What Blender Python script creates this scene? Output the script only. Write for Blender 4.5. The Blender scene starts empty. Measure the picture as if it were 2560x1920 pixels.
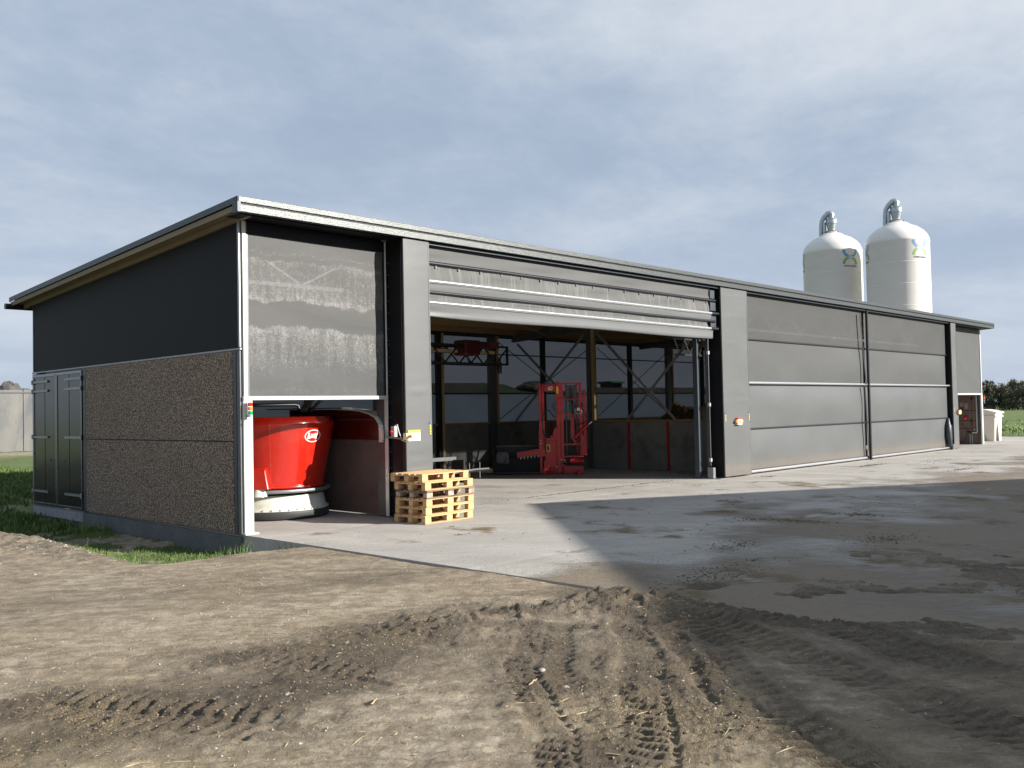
import bpy, bmesh, math, random
import numpy as np
from mathutils import Vector, Matrix
R = math.radians
random.seed(7)
rng = np.random.default_rng(11)
S = bpy.context.scene
COL = S.collection

# ------------------------------------------------------------------ camera
cam_d = bpy.data.cameras.new('camera'); cam = bpy.data.objects.new('camera', cam_d); COL.objects.link(cam)
cam_d.sensor_width = 36; cam_d.lens = 32.615; cam_d.clip_start = .05; cam_d.clip_end = 6000
yaw, pitch, roll = .80585163, .0289716, -.0207135
fw = Vector((math.sin(yaw)*math.cos(pitch), math.cos(yaw)*math.cos(pitch), math.sin(pitch)))
rt = Vector((math.cos(yaw), -math.sin(yaw), 0)); up = rt.cross(fw)
rt, up = math.cos(roll)*rt+math.sin(roll)*up, -math.sin(roll)*rt+math.cos(roll)*up
CAM = Vector((-7.906, -13.706, 1.936))
cam.matrix_world = Matrix(((rt.x, up.x, -fw.x, CAM.x), (rt.y, up.y, -fw.y, CAM.y), (rt.z, up.z, -fw.z, CAM.z), (0, 0, 0, 1)))
S.camera = cam

# ------------------------------------------------------------------ light and sky
SUN_EL = 22.5; SUN_AZ = 28.0           # azimuth measured from -Y towards +X
tosun = Vector((math.sin(R(SUN_AZ))*math.cos(R(SUN_EL)), -math.cos(R(SUN_AZ))*math.cos(R(SUN_EL)), math.sin(R(SUN_EL))))
sl = bpy.data.lights.new('sun', 'SUN'); sl.energy = 4.8; sl.angle = R(.55); sl.color = (1, .94, .86)
so = bpy.data.objects.new('sun', sl); COL.objects.link(so); so.location = (20, -30, 30)
so.rotation_euler = tosun.to_track_quat('Z', 'Y').to_euler()
S.view_settings.view_transform = 'Standard'; S.view_settings.look = 'None'
S.view_settings.exposure = 1.0; S.view_settings.gamma = 1; S.view_settings.use_curve_mapping = False
S.render.engine = 'CYCLES'
S.cycles.transparent_max_bounces = 16; S.cycles.max_bounces = 8

W = bpy.data.worlds.new('World'); S.world = W; W.use_nodes = True
nt = W.node_tree; nt.nodes.clear()
def N(t, tree=None, **k):
    n = (tree or nt).nodes.new(t)
    for a, b in k.items(): setattr(n, a, b)
    return n
def LK(a, b, tree=None): (tree or nt).links.new(a, b)
def MATH(tree, op, a, b=None, c=None, clamp=False):
    n = tree.nodes.new('ShaderNodeMath'); n.operation = op; n.use_clamp = clamp
    for i, v in enumerate((a, b, c)):
        if v is None: continue
        if isinstance(v, (int, float)): n.inputs[i].default_value = v
        else: tree.links.new(v, n.inputs[i])
    return n.outputs[0]
def MIX(tree, f, a, b):
    n = tree.nodes.new('ShaderNodeMix'); n.data_type = 'RGBA'
    for s, v in ((n.inputs['Factor'], f), (n.inputs[6], a), (n.inputs[7], b)):
        if isinstance(v, (int, float)): s.default_value = v
        elif isinstance(v, (tuple, list)): s.default_value = (*v[:3], 1)
        else: tree.links.new(v, s)
    return n.outputs[2]
def RAMP(tree, f, stops):
    n = tree.nodes.new('ShaderNodeValToRGB'); e = n.color_ramp.elements
    while len(e) > 1: e.remove(e[-1])
    e[0].position = stops[0][0]; v = stops[0][1]; e[0].color = (v, v, v, 1) if isinstance(v, (int, float)) else (*v, 1)
    for p, v in stops[1:]:
        q = e.new(p); q.color = (v, v, v, 1) if isinstance(v, (int, float)) else (*v, 1)
    tree.links.new(f, n.inputs[0]); return n.outputs[0]
def NOISE(tree, vec, scale, detail=4, rough=.55, dist=0):
    n = tree.nodes.new('ShaderNodeTexNoise'); n.inputs['Scale'].default_value = scale; n.inputs['Detail'].default_value = detail
    n.inputs['Roughness'].default_value = rough; n.inputs['Distortion'].default_value = dist
    if vec is not None: tree.links.new(vec, n.inputs['Vector'])
    return n.outputs['Fac']
def MAPV(tree, vec, scale=(1, 1, 1), loc=(0, 0, 0), rot=(0, 0, 0)):
    if any(rot):
        q = tree.nodes.new('ShaderNodeMapping'); q.inputs['Rotation'].default_value = rot; tree.links.new(vec, q.inputs['Vector']); vec = q.outputs[0]
    n = tree.nodes.new('ShaderNodeMapping'); n.inputs['Scale'].default_value = scale; n.inputs['Location'].default_value = loc
    tree.links.new(vec, n.inputs['Vector']); return n.outputs[0]

out = N('ShaderNodeOutputWorld'); bg = N('ShaderNodeBackground'); bg.inputs['Strength'].default_value = .1
sky = N('ShaderNodeTexSky', sky_type='NISHITA', sun_disc=False); sky.sun_elevation = R(SUN_EL); sky.sun_rotation = R(180-SUN_AZ)
sky.air_density = 1.0; sky.dust_density = 1.6; sky.ozone_density = 1.2
tc = N('ShaderNodeTexCoord'); sep = N('ShaderNodeSeparateXYZ'); LK(tc.outputs['Generated'], sep.inputs[0])
zc = MATH(nt, 'ADD', MATH(nt, 'MAXIMUM', sep.outputs[2], 0.0), .16)
cx = MATH(nt, 'DIVIDE', sep.outputs[0], zc); cy = MATH(nt, 'DIVIDE', sep.outputs[1], zc)
cmb = N('ShaderNodeCombineXYZ'); LK(cx, cmb.inputs[0]); LK(cy, cmb.inputs[1])
big = NOISE(nt, MAPV(nt, cmb.outputs[0], (.8, 1.0, 1), (1.7, .4, 0), (0, 0, R(-30))), .55, 3, .5, .3)
mid = NOISE(nt, MAPV(nt, cmb.outputs[0], (1.0, 1.25, 1), (6.1, 2.9, 0), (0, 0, R(20))), 1.25, 7, .6, .25)
fine = NOISE(nt, MAPV(nt, cmb.outputs[0], (1.0, 1.4, 1), (3, 8, 0), (0, 0, R(-35))), 6.5, 9, .66, .2)
cl = MATH(nt, 'ADD', MATH(nt, 'MULTIPLY', big, .50), MATH(nt, 'ADD', MATH(nt, 'MULTIPLY', mid, .38), MATH(nt, 'ADD', MATH(nt, 'MULTIPLY', fine, .12), .02)))
ccol = RAMP(nt, cl, [(.38, (1.70, 2.12, 2.80)), (.44, (1.88, 2.30, 2.95)), (.49, (2.18, 2.60, 3.22)), (.54, (2.62, 3.00, 3.52)), (.60, (3.15, 3.45, 3.88)), (.67, (3.7, 3.9, 4.2))])
hor = RAMP(nt, sep.outputs[2], [(0.0, 1.0), (.10, .62), (.25, .22), (.45, 0.0)])
ccol = MIX(nt, MATH(nt, 'MULTIPLY', hor, .75), ccol, (2.65, 3.05, 3.75))
cov = RAMP(nt, cl, [(.30, .93), (.5, .96), (.62, .99)])
fin = MIX(nt, cov, sky.outputs[0], ccol)
LK(fin, bg.inputs['Color']); LK(bg.outputs[0], out.inputs[0])

# ------------------------------------------------------------------ mesh helpers
class MB:
    def __init__(s): s.v = []; s.f = []; s.sm = []
    def add(s, vs, fs, smooth=False):
        o = len(s.v); s.v += [tuple(v) for v in vs]; s.f += [tuple(i+o for i in f) for f in fs]; s.sm += [smooth]*len(fs); return s
    def box(s, x0, x1, y0, y1, z0, z1):
        return s.add([(x, y, z) for z in (z0, z1) for x, y in ((x0, y0), (x1, y0), (x1, y1), (x0, y1))],
                     [(3, 2, 1, 0), (4, 5, 6, 7), (0, 1, 5, 4), (1, 2, 6, 5), (2, 3, 7, 6), (3, 0, 4, 7)])
    def bar(s, a, b, w, h=None, upv=(0, 0, 1)):
        a, b = Vector(a), Vector(b); h = w if h is None else h; d = (b-a).normalized(); u = Vector(upv)
        if abs(d.dot(u)) > .99: u = Vector((0, 1, 0))
        r = d.cross(u).normalized()*w/2; u = r.normalized().cross(d)*h/2
        vs = [p+q for p in (a, b) for q in (-r-u, r-u, r+u, -r+u)]
        return s.add(vs, [(3, 2, 1, 0), (4, 5, 6, 7), (0, 1, 5, 4), (1, 2, 6, 5), (2, 3, 7, 6), (3, 0, 4, 7)])
    def tube(s, pts, r, n=8, caps=True, smooth=True):
        pts = [Vector(p) for p in pts]; rs = r if isinstance(r, (list, tuple)) else [r]*len(pts); vs = []; prev = None
        for i, p in enumerate(pts):
            d = (pts[min(i+1, len(pts)-1)]-pts[max(i-1, 0)]).normalized()
            if prev is None:
                u = Vector((0, 0, 1)) if abs(d.z) < .9 else Vector((1, 0, 0)); a = d.cross(u).normalized()
            else: a = (prev-d*prev.dot(d)).normalized()
            prev = a; b = d.cross(a)
            vs += [p+rs[i]*(a*math.cos(2*math.pi*k/n)+b*math.sin(2*math.pi*k/n)) for k in range(n)]
        fs = [(i*n+k, i*n+(k+1) % n, (i+1)*n+(k+1) % n, (i+1)*n+k) for i in range(len(pts)-1) for k in range(n)]
        s.add(vs, fs, smooth)
        if caps: s.add([vs[k] for k in range(n)], [tuple(range(n))[::-1]]); s.add([vs[-n+k] for k in range(n)], [tuple(range(n))])
        return s
    def lathe(s, prof, c=(0, 0), n=48, smooth=True, a0=0, a1=2*math.pi):
        full = abs(a1-a0-2*math.pi) < 1e-6; m = n if full else n+1; vs = []
        for r, z in prof:
            vs += [(c[0]+r*math.cos(a0+(a1-a0)*k/n), c[1]+r*math.sin(a0+(a1-a0)*k/n), z) for k in range(m)]
        fs = [(i*m+k, i*m+(k+1) % m, (i+1)*m+(k+1) % m, (i+1)*m+k) for i in range(len(prof)-1) for k in range(n)]
        return s.add(vs, fs, smooth)
    def prism(s, poly, vec):
        p = [Vector(q) for q in poly]; v = Vector(vec); n = len(p)
        return s.add(p+[q+v for q in p], [tuple(range(n))[::-1], tuple(range(n, 2*n))]+[(i, (i+1) % n, n+(i+1) % n, n+i) for i in range(n)])
    def build(s, name, m, parent=None, bevel=0, org=None):
        o = worldloc(parent) if parent else Vector((0, 0, 0))
        if org is not None: o = Vector(org)
        me = bpy.data.meshes.new(name); me.from_pydata([(v[0]-o.x, v[1]-o.y, v[2]-o.z) for v in s.v], [], s.f)
        me.polygons.foreach_set('use_smooth', s.sm)
        for mm in (m if isinstance(m, (list, tuple)) else [m]): me.materials.append(mm)
        bm = bmesh.new(); bm.from_mesh(me); bmesh.ops.recalc_face_normals(bm, faces=bm.faces[:])
        if bevel: 
            ed = [e for e in bm.edges if len(e.link_faces) == 2 and e.calc_face_angle(0) > .6]
            bmesh.ops.bevel(bm, geom=ed, offset=bevel, segments=1, affect='EDGES', clamp_overlap=True)
        bm.to_mesh(me); bm.free()
        ob = bpy.data.objects.new(name, me); COL.objects.link(ob)
        if parent: ob.parent = parent
        elif org is not None: ob.location = o
        return ob
def worldloc(o):
    p = Vector((0, 0, 0))
    while o: p += Vector(o.location); o = o.parent
    return p
def tag(o, label, cat, group=None, kind=None):
    o['label'] = label; o['category'] = cat
    if group: o['group'] = group
    if kind: o['kind'] = kind
    return o
def thing(name, label, cat, loc=(0, 0, 0), group=None):
    o = bpy.data.objects.new(name, None); COL.objects.link(o); o.location = loc; o.empty_display_size = .2
    return tag(o, label, cat, group)
def copy_tree(o, parent=None):
    c = o.copy(); COL.objects.link(c); c.parent = parent
    for ch in list(o.children): copy_tree(ch, c)
    return c

# ------------------------------------------------------------------ materials
def new_mat(name):
    m = bpy.data.materials.new(name); m.use_nodes = True; t = m.node_tree; b = t.nodes['Principled BSDF']
    c = t.nodes.new('ShaderNodeTexCoord'); return m, t, b, c.outputs['Object']
def pm(name, col, rough=.6, metal=0, var=.15, vs=3, bump=0, bs=30, rv=.1, coat=0, stretch=(1, 1, 1), dirt=None, spec=.5):
    m, t, b, co = new_mat(name); co = MAPV(t, co, stretch)
    n1 = NOISE(t, co, vs, 6, .6); n2 = NOISE(t, co, vs*7, 4, .6)
    f = MATH(t, 'ADD', MATH(t, 'MULTIPLY', n1, .65), MATH(t, 'MULTIPLY', n2, .35))
    k = RAMP(t, f, [(.3, 0.), (.7, 1.)])
    c = MIX(t, k, tuple(x*(1-var) for x in col), tuple(min(1, x*(1+var)) for x in col))
    if dirt:
        dc, amt = dirt; dn = RAMP(t, NOISE(t, co, vs*1.7, 8, .68, .4), [(.5, 0.), (.72, 1.)])
        c = MIX(t, MATH(t, 'MULTIPLY', dn, amt), c, dc)
    t.links.new(c, b.inputs['Base Color']); b.inputs['Metallic'].default_value = metal
    t.links.new(MATH(t, 'ADD', MATH(t, 'MULTIPLY', n2, rv*2), rough-rv), b.inputs['Roughness'])
    b.inputs['Coat Weight'].default_value = coat; b.inputs['Coat Roughness'].default_value = .06
    b.inputs['Specular IOR Level'].default_value = spec
    if bump:
        bn = t.nodes.new('ShaderNodeBump'); bn.inputs['Strength'].default_value = bump; bn.inputs['Distance'].default_value = .01
        t.links.new(NOISE(t, co, bs, 6, .6), bn.inputs['Height']); t.links.new(bn.outputs[0], b.inputs['Normal'])
    return m
M = {}
M['fascia'] = pm('fascia_metal', (.085, .092, .092), .36, .45, .07, 2, .25, 60, .08, stretch=(.15, 1, 6))
M['trim_dark'] = pm('dark_slate_trim', (.05, .062, .075), .42, .2, .1, 2)
M['black'] = pm('black_rubber', (.006, .0065, .008), .5, 0, .2, 3, .1, 40, spec=.25)
M['black_steel'] = pm('black_steel', (.016, .018, .022), .38, .3, .2, 3)
M['alu'] = pm('white_aluminium', (.62, .63, .61), .33, .35, .05, 3, 0)
M['white_steel'] = pm('painted_white_steel', (.56, .58, .56), .45, .1, .05, 4, 0)
M['galv'] = pm('galvanised_steel', (.30, .31, .32), .42, .7, .12, 8, .15, 40)
M['galv_dark'] = pm('grey_steel', (.12, .125, .13), .45, .5, .15, 5)
M['rod'] = pm('aluminium_rod', (.78, .79, .80), .24, .85, .03, 3)
M['wood_soffit'] = pm('plywood_soffit', (.20, .165, .11), .75, 0, .12, 2, .2, 20, stretch=(1, .3, 1))
M['wood_dark'] = pm('timber_beam', (.26, .17, .07), .8, 0, .2, 2, .3, 18, stretch=(.2, 1, 1))
M['wood_post'] = pm('timber_post', (.36, .27, .12), .8, 0, .15, 2, .3, 18, stretch=(1, 1, .2))
M['foundation'] = pm('foundation_concrete', (.10, .112, .115), .9, 0, .22, 1.6, .5, 25, dirt=((.05, .05, .045), .6))
M['sill_concrete'] = pm('light_cast_concrete', (.25, .26, .29), .9, 0, .2, 3, .8, 14, dirt=((.12, .12, .12), .6))
M['inner_concrete'] = pm('concrete_element', (.17, .175, .165), .82, 0, .25, 1.1, .3, 12, dirt=((.06, .055, .05), .7))
M['brown_wall'] = pm('brown_element_wall', (.11, .08, .07), .85, 0, .2, 1.5, .3, 14, dirt=((.05, .035, .03), .6))
M['brown_panel'] = pm('mud_brown_wall', (.25, .172, .145), .8, 0, .12, 1.0, .1, 14, dirt=((.10, .07, .06), .5))
M['red_paint'] = pm('red_machine_paint', (.46, .014, .006), .22, 0, .05, 1.5, 0, 30, .04, coat=.7, dirt=((.40, .06, .035), .35))
M['red_dark'] = pm('dark_red_sheet', (.05, .003, .003), .3, 0, .12, 2, 0, coat=.4)
M['red_mast'] = pm('worn_red_paint', (.42, .010, .014), .42, 0, .12, 6, .1, 20, coat=.15, dirt=((.10, .02, .018), .5))
M['red_post'] = pm('red_post_paint', (.34, .012, .012), .5, 0, .15, 3)
M['white_body'] = pm('white_machine_body', (.60, .60, .54), .38, 0, .05, 3, 0, coat=.15, dirt=((.40, .37, .30), .5))
M['white_plastic'] = pm('white_plastic', (.78, .76, .68), .5, 0, .04, 2)
M['silo'] = pm('cream_grp_silo', (.74, .73, .69), .42, 0, .05, .8, .06, 6, stretch=(1, 1, 3))
M['silo_cap'] = pm('galvanised_cyclone', (.42, .47, .50), .35, .75, .15, 3, .1, 20)
M['pallet'] = pm('fresh_pallet_wood', (.50, .315, .145), .75, 0, .13, 2.2, .3, 30, stretch=(.35, 1, 3), dirt=((.26, .19, .12), .55))
M['pallet_b'] = pm('fresh_pallet_wood_pale', (.55, .365, .18), .75, 0, .12, 3.3, .3, 30, stretch=(.35, 1, 3), dirt=((.30, .22, .14), .5))
M['pallet_old'] = pm('weathered_pallet_wood', (.20, .135, .085), .85, 0, .45, 3, .5, 30, stretch=(.5, 1, 2), dirt=((.03, .022, .018), .8))
M['pallet_old_block'] = pm('weathered_pallet_block', (.42, .33, .27), .85, 0, .3, 6, .5, 30, dirt=((.07, .05, .04), .8))
M['paper'] = pm('paper_white', (.75, .75, .72), .6, 0, .03, 2)
M['paper_aged'] = pm('aged_notice_paper', (.42, .34, .33), .7, 0, .1, 6)
M['yellow'] = pm('sticker_yellow', (.80, .52, .04), .45, 0, .05, 3)
M['cream_box'] = pm('cream_plastic_box', (.74, .66, .45), .45, 0, .05, 3)
M['blue'] = pm('sticker_blue', (.03, .12, .50), .45, 0, .05, 3)
M['grey_box'] = pm('grey_plastic_box', (.35, .36, .36), .5, 0, .05, 3)
M['black_ink'] = pm('black_print', (.02, .02, .02), .6, 0, .05, 3)
M['white_ink'] = pm('white_print', (.80, .78, .74), .45, 0, .03, 3)
M['lattice'] = pm('bright_galvanised_bars', (.60, .61, .62), .5, .1, .05, 4)
M['lens_r'] = pm('red_lens', (.75, .015, .02), .25, 0, .05, 5, coat=.5)
M['lens_o'] = pm('amber_lens', (.85, .25, .01), .25, 0, .05, 5, coat=.5)
M['lens_g'] = pm('green_lens', (.01, .30, .12), .25, 0, .05, 5, coat=.5)
M['logo_blue'] = pm('silo_print_blue', (.14, .28, .46), .45, 0, .05, 3)
M['logo_light'] = pm('silo_print_pale_blue', (.42, .58, .72), .45, 0, .05, 3)
M['logo_green'] = pm('silo_print_green', (.20, .36, .08), .45, 0, .05, 3)
M['skirt_rubber'] = pm('rubber_skirt', (.035, .036, .036), .6, 0, .15, 6)
M['hay'] = pm('feed_heap', (.10, .07, .035), .95, 0, .35, 5, .8, 20)
M['tarp'] = pm('grey_tarp', (.07, .065, .06), .75, 0, .3, 3, .3, 8)
M['wall_far'] = pm('stained_clamp_wall', (.15, .148, .14), .9, 0, .2, .35, .3, 4, stretch=(1, 1, .35), dirt=((.07, .075, .10), .8))
M['tractor'] = pm('green_tractor_paint', (.02, .12, .05), .4, 0, .1, 3)
M['sack'] = pm('grey_sack', (.13, .13, .14), .8, 0, .4, 5)
M['bark'] = pm('bark', (.10, .08, .06), .9, 0, .3, 6)
M['door_panel'] = pm('dark_glossy_door_panel', (.022, .024, .022), .22, .1, .1, 2, 0, spec=.6, rv=.04)
M['door_frame'] = pm('galvanised_door_frame', (.20, .21, .22), .25, .85, .08, 4)
M['pillar'] = None

def fabric(name, col, trans, rough=.5, weave=220, streaks=0, lo=.0, spec=.35, folds=0):
    m, t, b, co = new_mat(name)
    n1 = NOISE(t, MAPV(t, co, (.5, .5, .9)), 1.3, 5, .6)
    c = MIX(t, RAMP(t, n1, [(.3, 0.), (.7, 1.)]), tuple(x*.92 for x in col), tuple(x*1.08 for x in col))
    if streaks:
        st = NOISE(t, MAPV(t, co, (9, .5, .5)), 1.6, 3, .6, 0)
        c = MIX(t, MATH(t, 'MULTIPLY', RAMP(t, st, [(.5, 0.), (.68, 1.)]), streaks), c, (.24, .24, .235))
    sz = t.nodes.new('ShaderNodeSeparateXYZ'); t.links.new(co, sz.inputs[0])
    if not trans and col[0] > .05:
        sn_ = NOISE(t, MAPV(t, co, (1, 1, 1)), 6, 7, .7); zf = RAMP(t, MATH(t, 'ADD', sz.outputs[2], MATH(t, 'MULTIPLY', sn_, -.55)), [(-.0, .5), (.10, .15), (.35, 0.)])
        c = MIX(t, zf, c, (.17, .145, .115)); c = MIX(t, MATH(t, 'MULTIPLY', RAMP(t, NOISE(t, co, 2.2, 8, .7), [(.55, 0.), (.75, 1.)]), .09), c, (.17, .165, .155))
    wv = t.nodes.new('ShaderNodeTexWave'); wv.wave_type = 'BANDS'; wv.bands_direction = 'Z'; wv.inputs['Scale'].default_value = weave/6.28
    wv.inputs['Distortion'].default_value = 1.5; t.links.new(co, wv.inputs['Vector'])
    bn = t.nodes.new('ShaderNodeBump'); bn.inputs['Strength'].default_value = .12; bn.inputs['Distance'].default_value = .004
    t.links.new(wv.outputs['Fac'], bn.inputs['Height']); bn2 = t.nodes.new('ShaderNodeBump')
    bn2.inputs['Strength'].default_value = .25+folds; bn2.inputs['Distance'].default_value = .03
    t.links.new(NOISE(t, MAPV(t, co, (.8, .8, 1.6)), .9, 3, .5, .3), bn2.inputs['Height']); t.links.new(bn.outputs[0], bn2.inputs['Normal'])
    t.links.new(bn2.outputs[0], b.inputs['Normal']); t.links.new(c, b.inputs['Base Color'])
    b.inputs['Roughness'].default_value = rough; b.inputs['Specular IOR Level'].default_value = spec
    if trans:
        tr = t.nodes.new('ShaderNodeBsdfTransparent'); mx = t.nodes.new('ShaderNodeMixShader'); mx.inputs[0].default_value = trans
        o = t.nodes['Material Output']; t.links.new(b.outputs[0], mx.inputs[1]); t.links.new(tr.outputs[0], mx.inputs[2]); t.links.new(mx.outputs[0], o.inputs[0])
    return m
M['pillar'] = fabric('grey_pvc_wrap', (.112, .117, .119), 0, .42, 400, spec=.3)
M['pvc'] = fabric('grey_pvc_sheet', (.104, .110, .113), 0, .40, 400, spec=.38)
M['pvc_pale'] = fabric('grey_pvc_flap', (.15, .157, .16), 0, .45, 400, spec=.35)  # brighter PVC fabric for one fold and the bottom flap
M['mesh_top'] = fabric('windbreak_mesh', (.062, .065, .065), .16, .6)
M['mesh_fold'] = fabric('folded_windbreak_mesh', (.075, .078, .078), .03, .6)
M['mesh_streak'] = fabric('windbreak_mesh_stained', (.075, .077, .075), .03, .6, streaks=.32)
M['mesh_rear'] = fabric('rear_windbreak_mesh', (.035, .04, .045), .30, .7)
def poly_mat():
    m, t, b, co = new_mat('rear_translucent_sheet'); b.inputs['Base Color'].default_value = (.11, .115, .12, 1); b.inputs['Roughness'].default_value = .5
    tl = t.nodes.new('ShaderNodeBsdfTranslucent'); n = NOISE(t, MAPV(t, co, (.6, 1, 1)), .9, 4, .6); t.links.new(MIX(t, n, (.46, .49, .52), (.60, .63, .66)), tl.inputs['Color'])
    mx = t.nodes.new('ShaderNodeMixShader'); mx.inputs[0].default_value = .6; o = t.nodes['Material Output']
    t.links.new(b.outputs[0], mx.inputs[1]); t.links.new(tl.outputs[0], mx.inputs[2]); t.links.new(mx.outputs[0], o.inputs[0]); return m
M['poly_rear'] = poly_mat()
M['gable_mesh'] = fabric('black_gable_mesh', (.0045, .0055, .0075), .0, .62, 160, spec=.25)
M['mesh_right'] = fabric('bay_mesh', (.074, .078, .079), .06, .6)

def dusty_mesh():
    m, t, b, co = new_mat('dusty_windbreak_mesh')
    sp = t.nodes.new('ShaderNodeSeparateXYZ'); t.links.new(co, sp.inputs[0])
    w1 = NOISE(t, MAPV(t, co, (1.0, 1, .35)), 1.4, 7, .62, .2)
    z = MATH(t, 'ADD', sp.outputs[2], MATH(t, 'MULTIPLY', MATH(t, 'SUBTRACT', w1, .5), .5))
    zz = MATH(t, 'DIVIDE', MATH(t, 'SUBTRACT', z, 2.2), 2.8)
    dens = RAMP(t, zz, [(0.0, .45), (.05, .50), (.09, .25), (.16, .38), (.22, .62), (.36, .78), (.425, .92), (.452, .0), (.575, .0), (.602, .95), (.64, .76), (.72, .62), (.80, .55), (.845, .75), (.86, .1), (.875, .02), (.89, .60), (.91, .30), (.95, .15), (.99, .02)])
    col = NOISE(t, MAPV(t, co, (5, 1, .6), (2, 0, 0)), 1.2, 3, .5)
    dens = MATH(t, 'MULTIPLY', dens, RAMP(t, col, [(.36, .72), (.58, 1.0)]))
    fine = NOISE(t, MAPV(t, co, (1, 1, .9)), 85, 2, .75)
    mid = NOISE(t, MAPV(t, co, (1, 1, .6)), 18, 3, .7)
    sn = MATH(t, 'ADD', MATH(t, 'MULTIPLY', fine, .7), MATH(t, 'MULTIPLY', mid, .3))
    th = MATH(t, 'SUBTRACT', .68, MATH(t, 'MULTIPLY', dens, .31))
    spk = MATH(t, 'MULTIPLY', MATH(t, 'SUBTRACT', sn, th), 4.5, clamp=True)
    c = MIX(t, spk, (.070, .073, .073), (.265, .26, .25))
    t.links.new(c, b.inputs['Base Color']); b.inputs['Roughness'].default_value = .6
    bn = t.nodes.new('ShaderNodeBump'); bn.inputs['Strength'].default_value = .3; bn.inputs['Distance'].default_value = .04
    t.links.new(NOISE(t, MAPV(t, co, (.6, 1, 1.4)), 1.1, 3, .5), bn.inputs['Height']); t.links.new(bn.outputs[0], b.inputs['Normal'])
    tr = t.nodes.new('ShaderNodeBsdfTransparent'); mx = t.nodes.new('ShaderNodeMixShader')
    t.links.new(MATH(t, 'SUBTRACT', .24, MATH(t, 'MULTIPLY', spk, .2)), mx.inputs[0])
    o = t.nodes['Material Output']; t.links.new(b.outputs[0], mx.inputs[1]); t.links.new(tr.outputs[0], mx.inputs[2]); t.links.new(mx.outputs[0], o.inputs[0])
    return m
M['dusty'] = dusty_mesh()

def aggregate():
    m, t, b, co = new_mat('exposed_aggregate')
    w = NOISE(t, co, 30, 2, .5)
    va = t.nodes.new('ShaderNodeVectorMath'); va.operation = 'MULTIPLY_ADD'; cmbn = t.nodes.new('ShaderNodeCombineXYZ')
    t.links.new(w, cmbn.inputs[0]); t.links.new(w, cmbn.inputs[2]); t.links.new(cmbn.outputs[0], va.inputs[0]); va.inputs[1].default_value = (.03,)*3
    t.links.new(co, va.inputs[2])
    v = t.nodes.new('ShaderNodeTexVoronoi'); v.inputs['Scale'].default_value = 33; t.links.new(va.outputs[0], v.inputs['Vector'])
    r = t.nodes.new('ShaderNodeSeparateColor'); t.links.new(v.outputs['Color'], r.inputs[0])
    stone = RAMP(t, r.outputs[0], [(0, (.13, .09, .062)), (.3, (.30, .225, .16)), (.6, (.43, .335, .25)), (.85, (.56, .46, .365)), (1, (.66, .56, .46))])
    big = NOISE(t, MAPV(t, co, (1, .6, 1)), .8, 4, .6)
    stone = MIX(t, RAMP(t, big, [(.35, .1), (.65, .5)]), stone, (.28, .22, .17))
    e = RAMP(t, v.outputs['Distance'], [(.3, 1.), (.62, .0)])
    c = MIX(t, e, (.095, .072, .055), stone); t.links.new(c, b.inputs['Base Color']); b.inputs['Roughness'].default_value = .75
    bn = t.nodes.new('ShaderNodeBump'); bn.inputs['Strength'].default_value = 1.; bn.inputs['Distance'].default_value = .012
    t.links.new(e, bn.inputs['Height']); t.links.new(bn.outputs[0], b.inputs['Normal']); return m
M['aggregate'] = aggregate()

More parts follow.
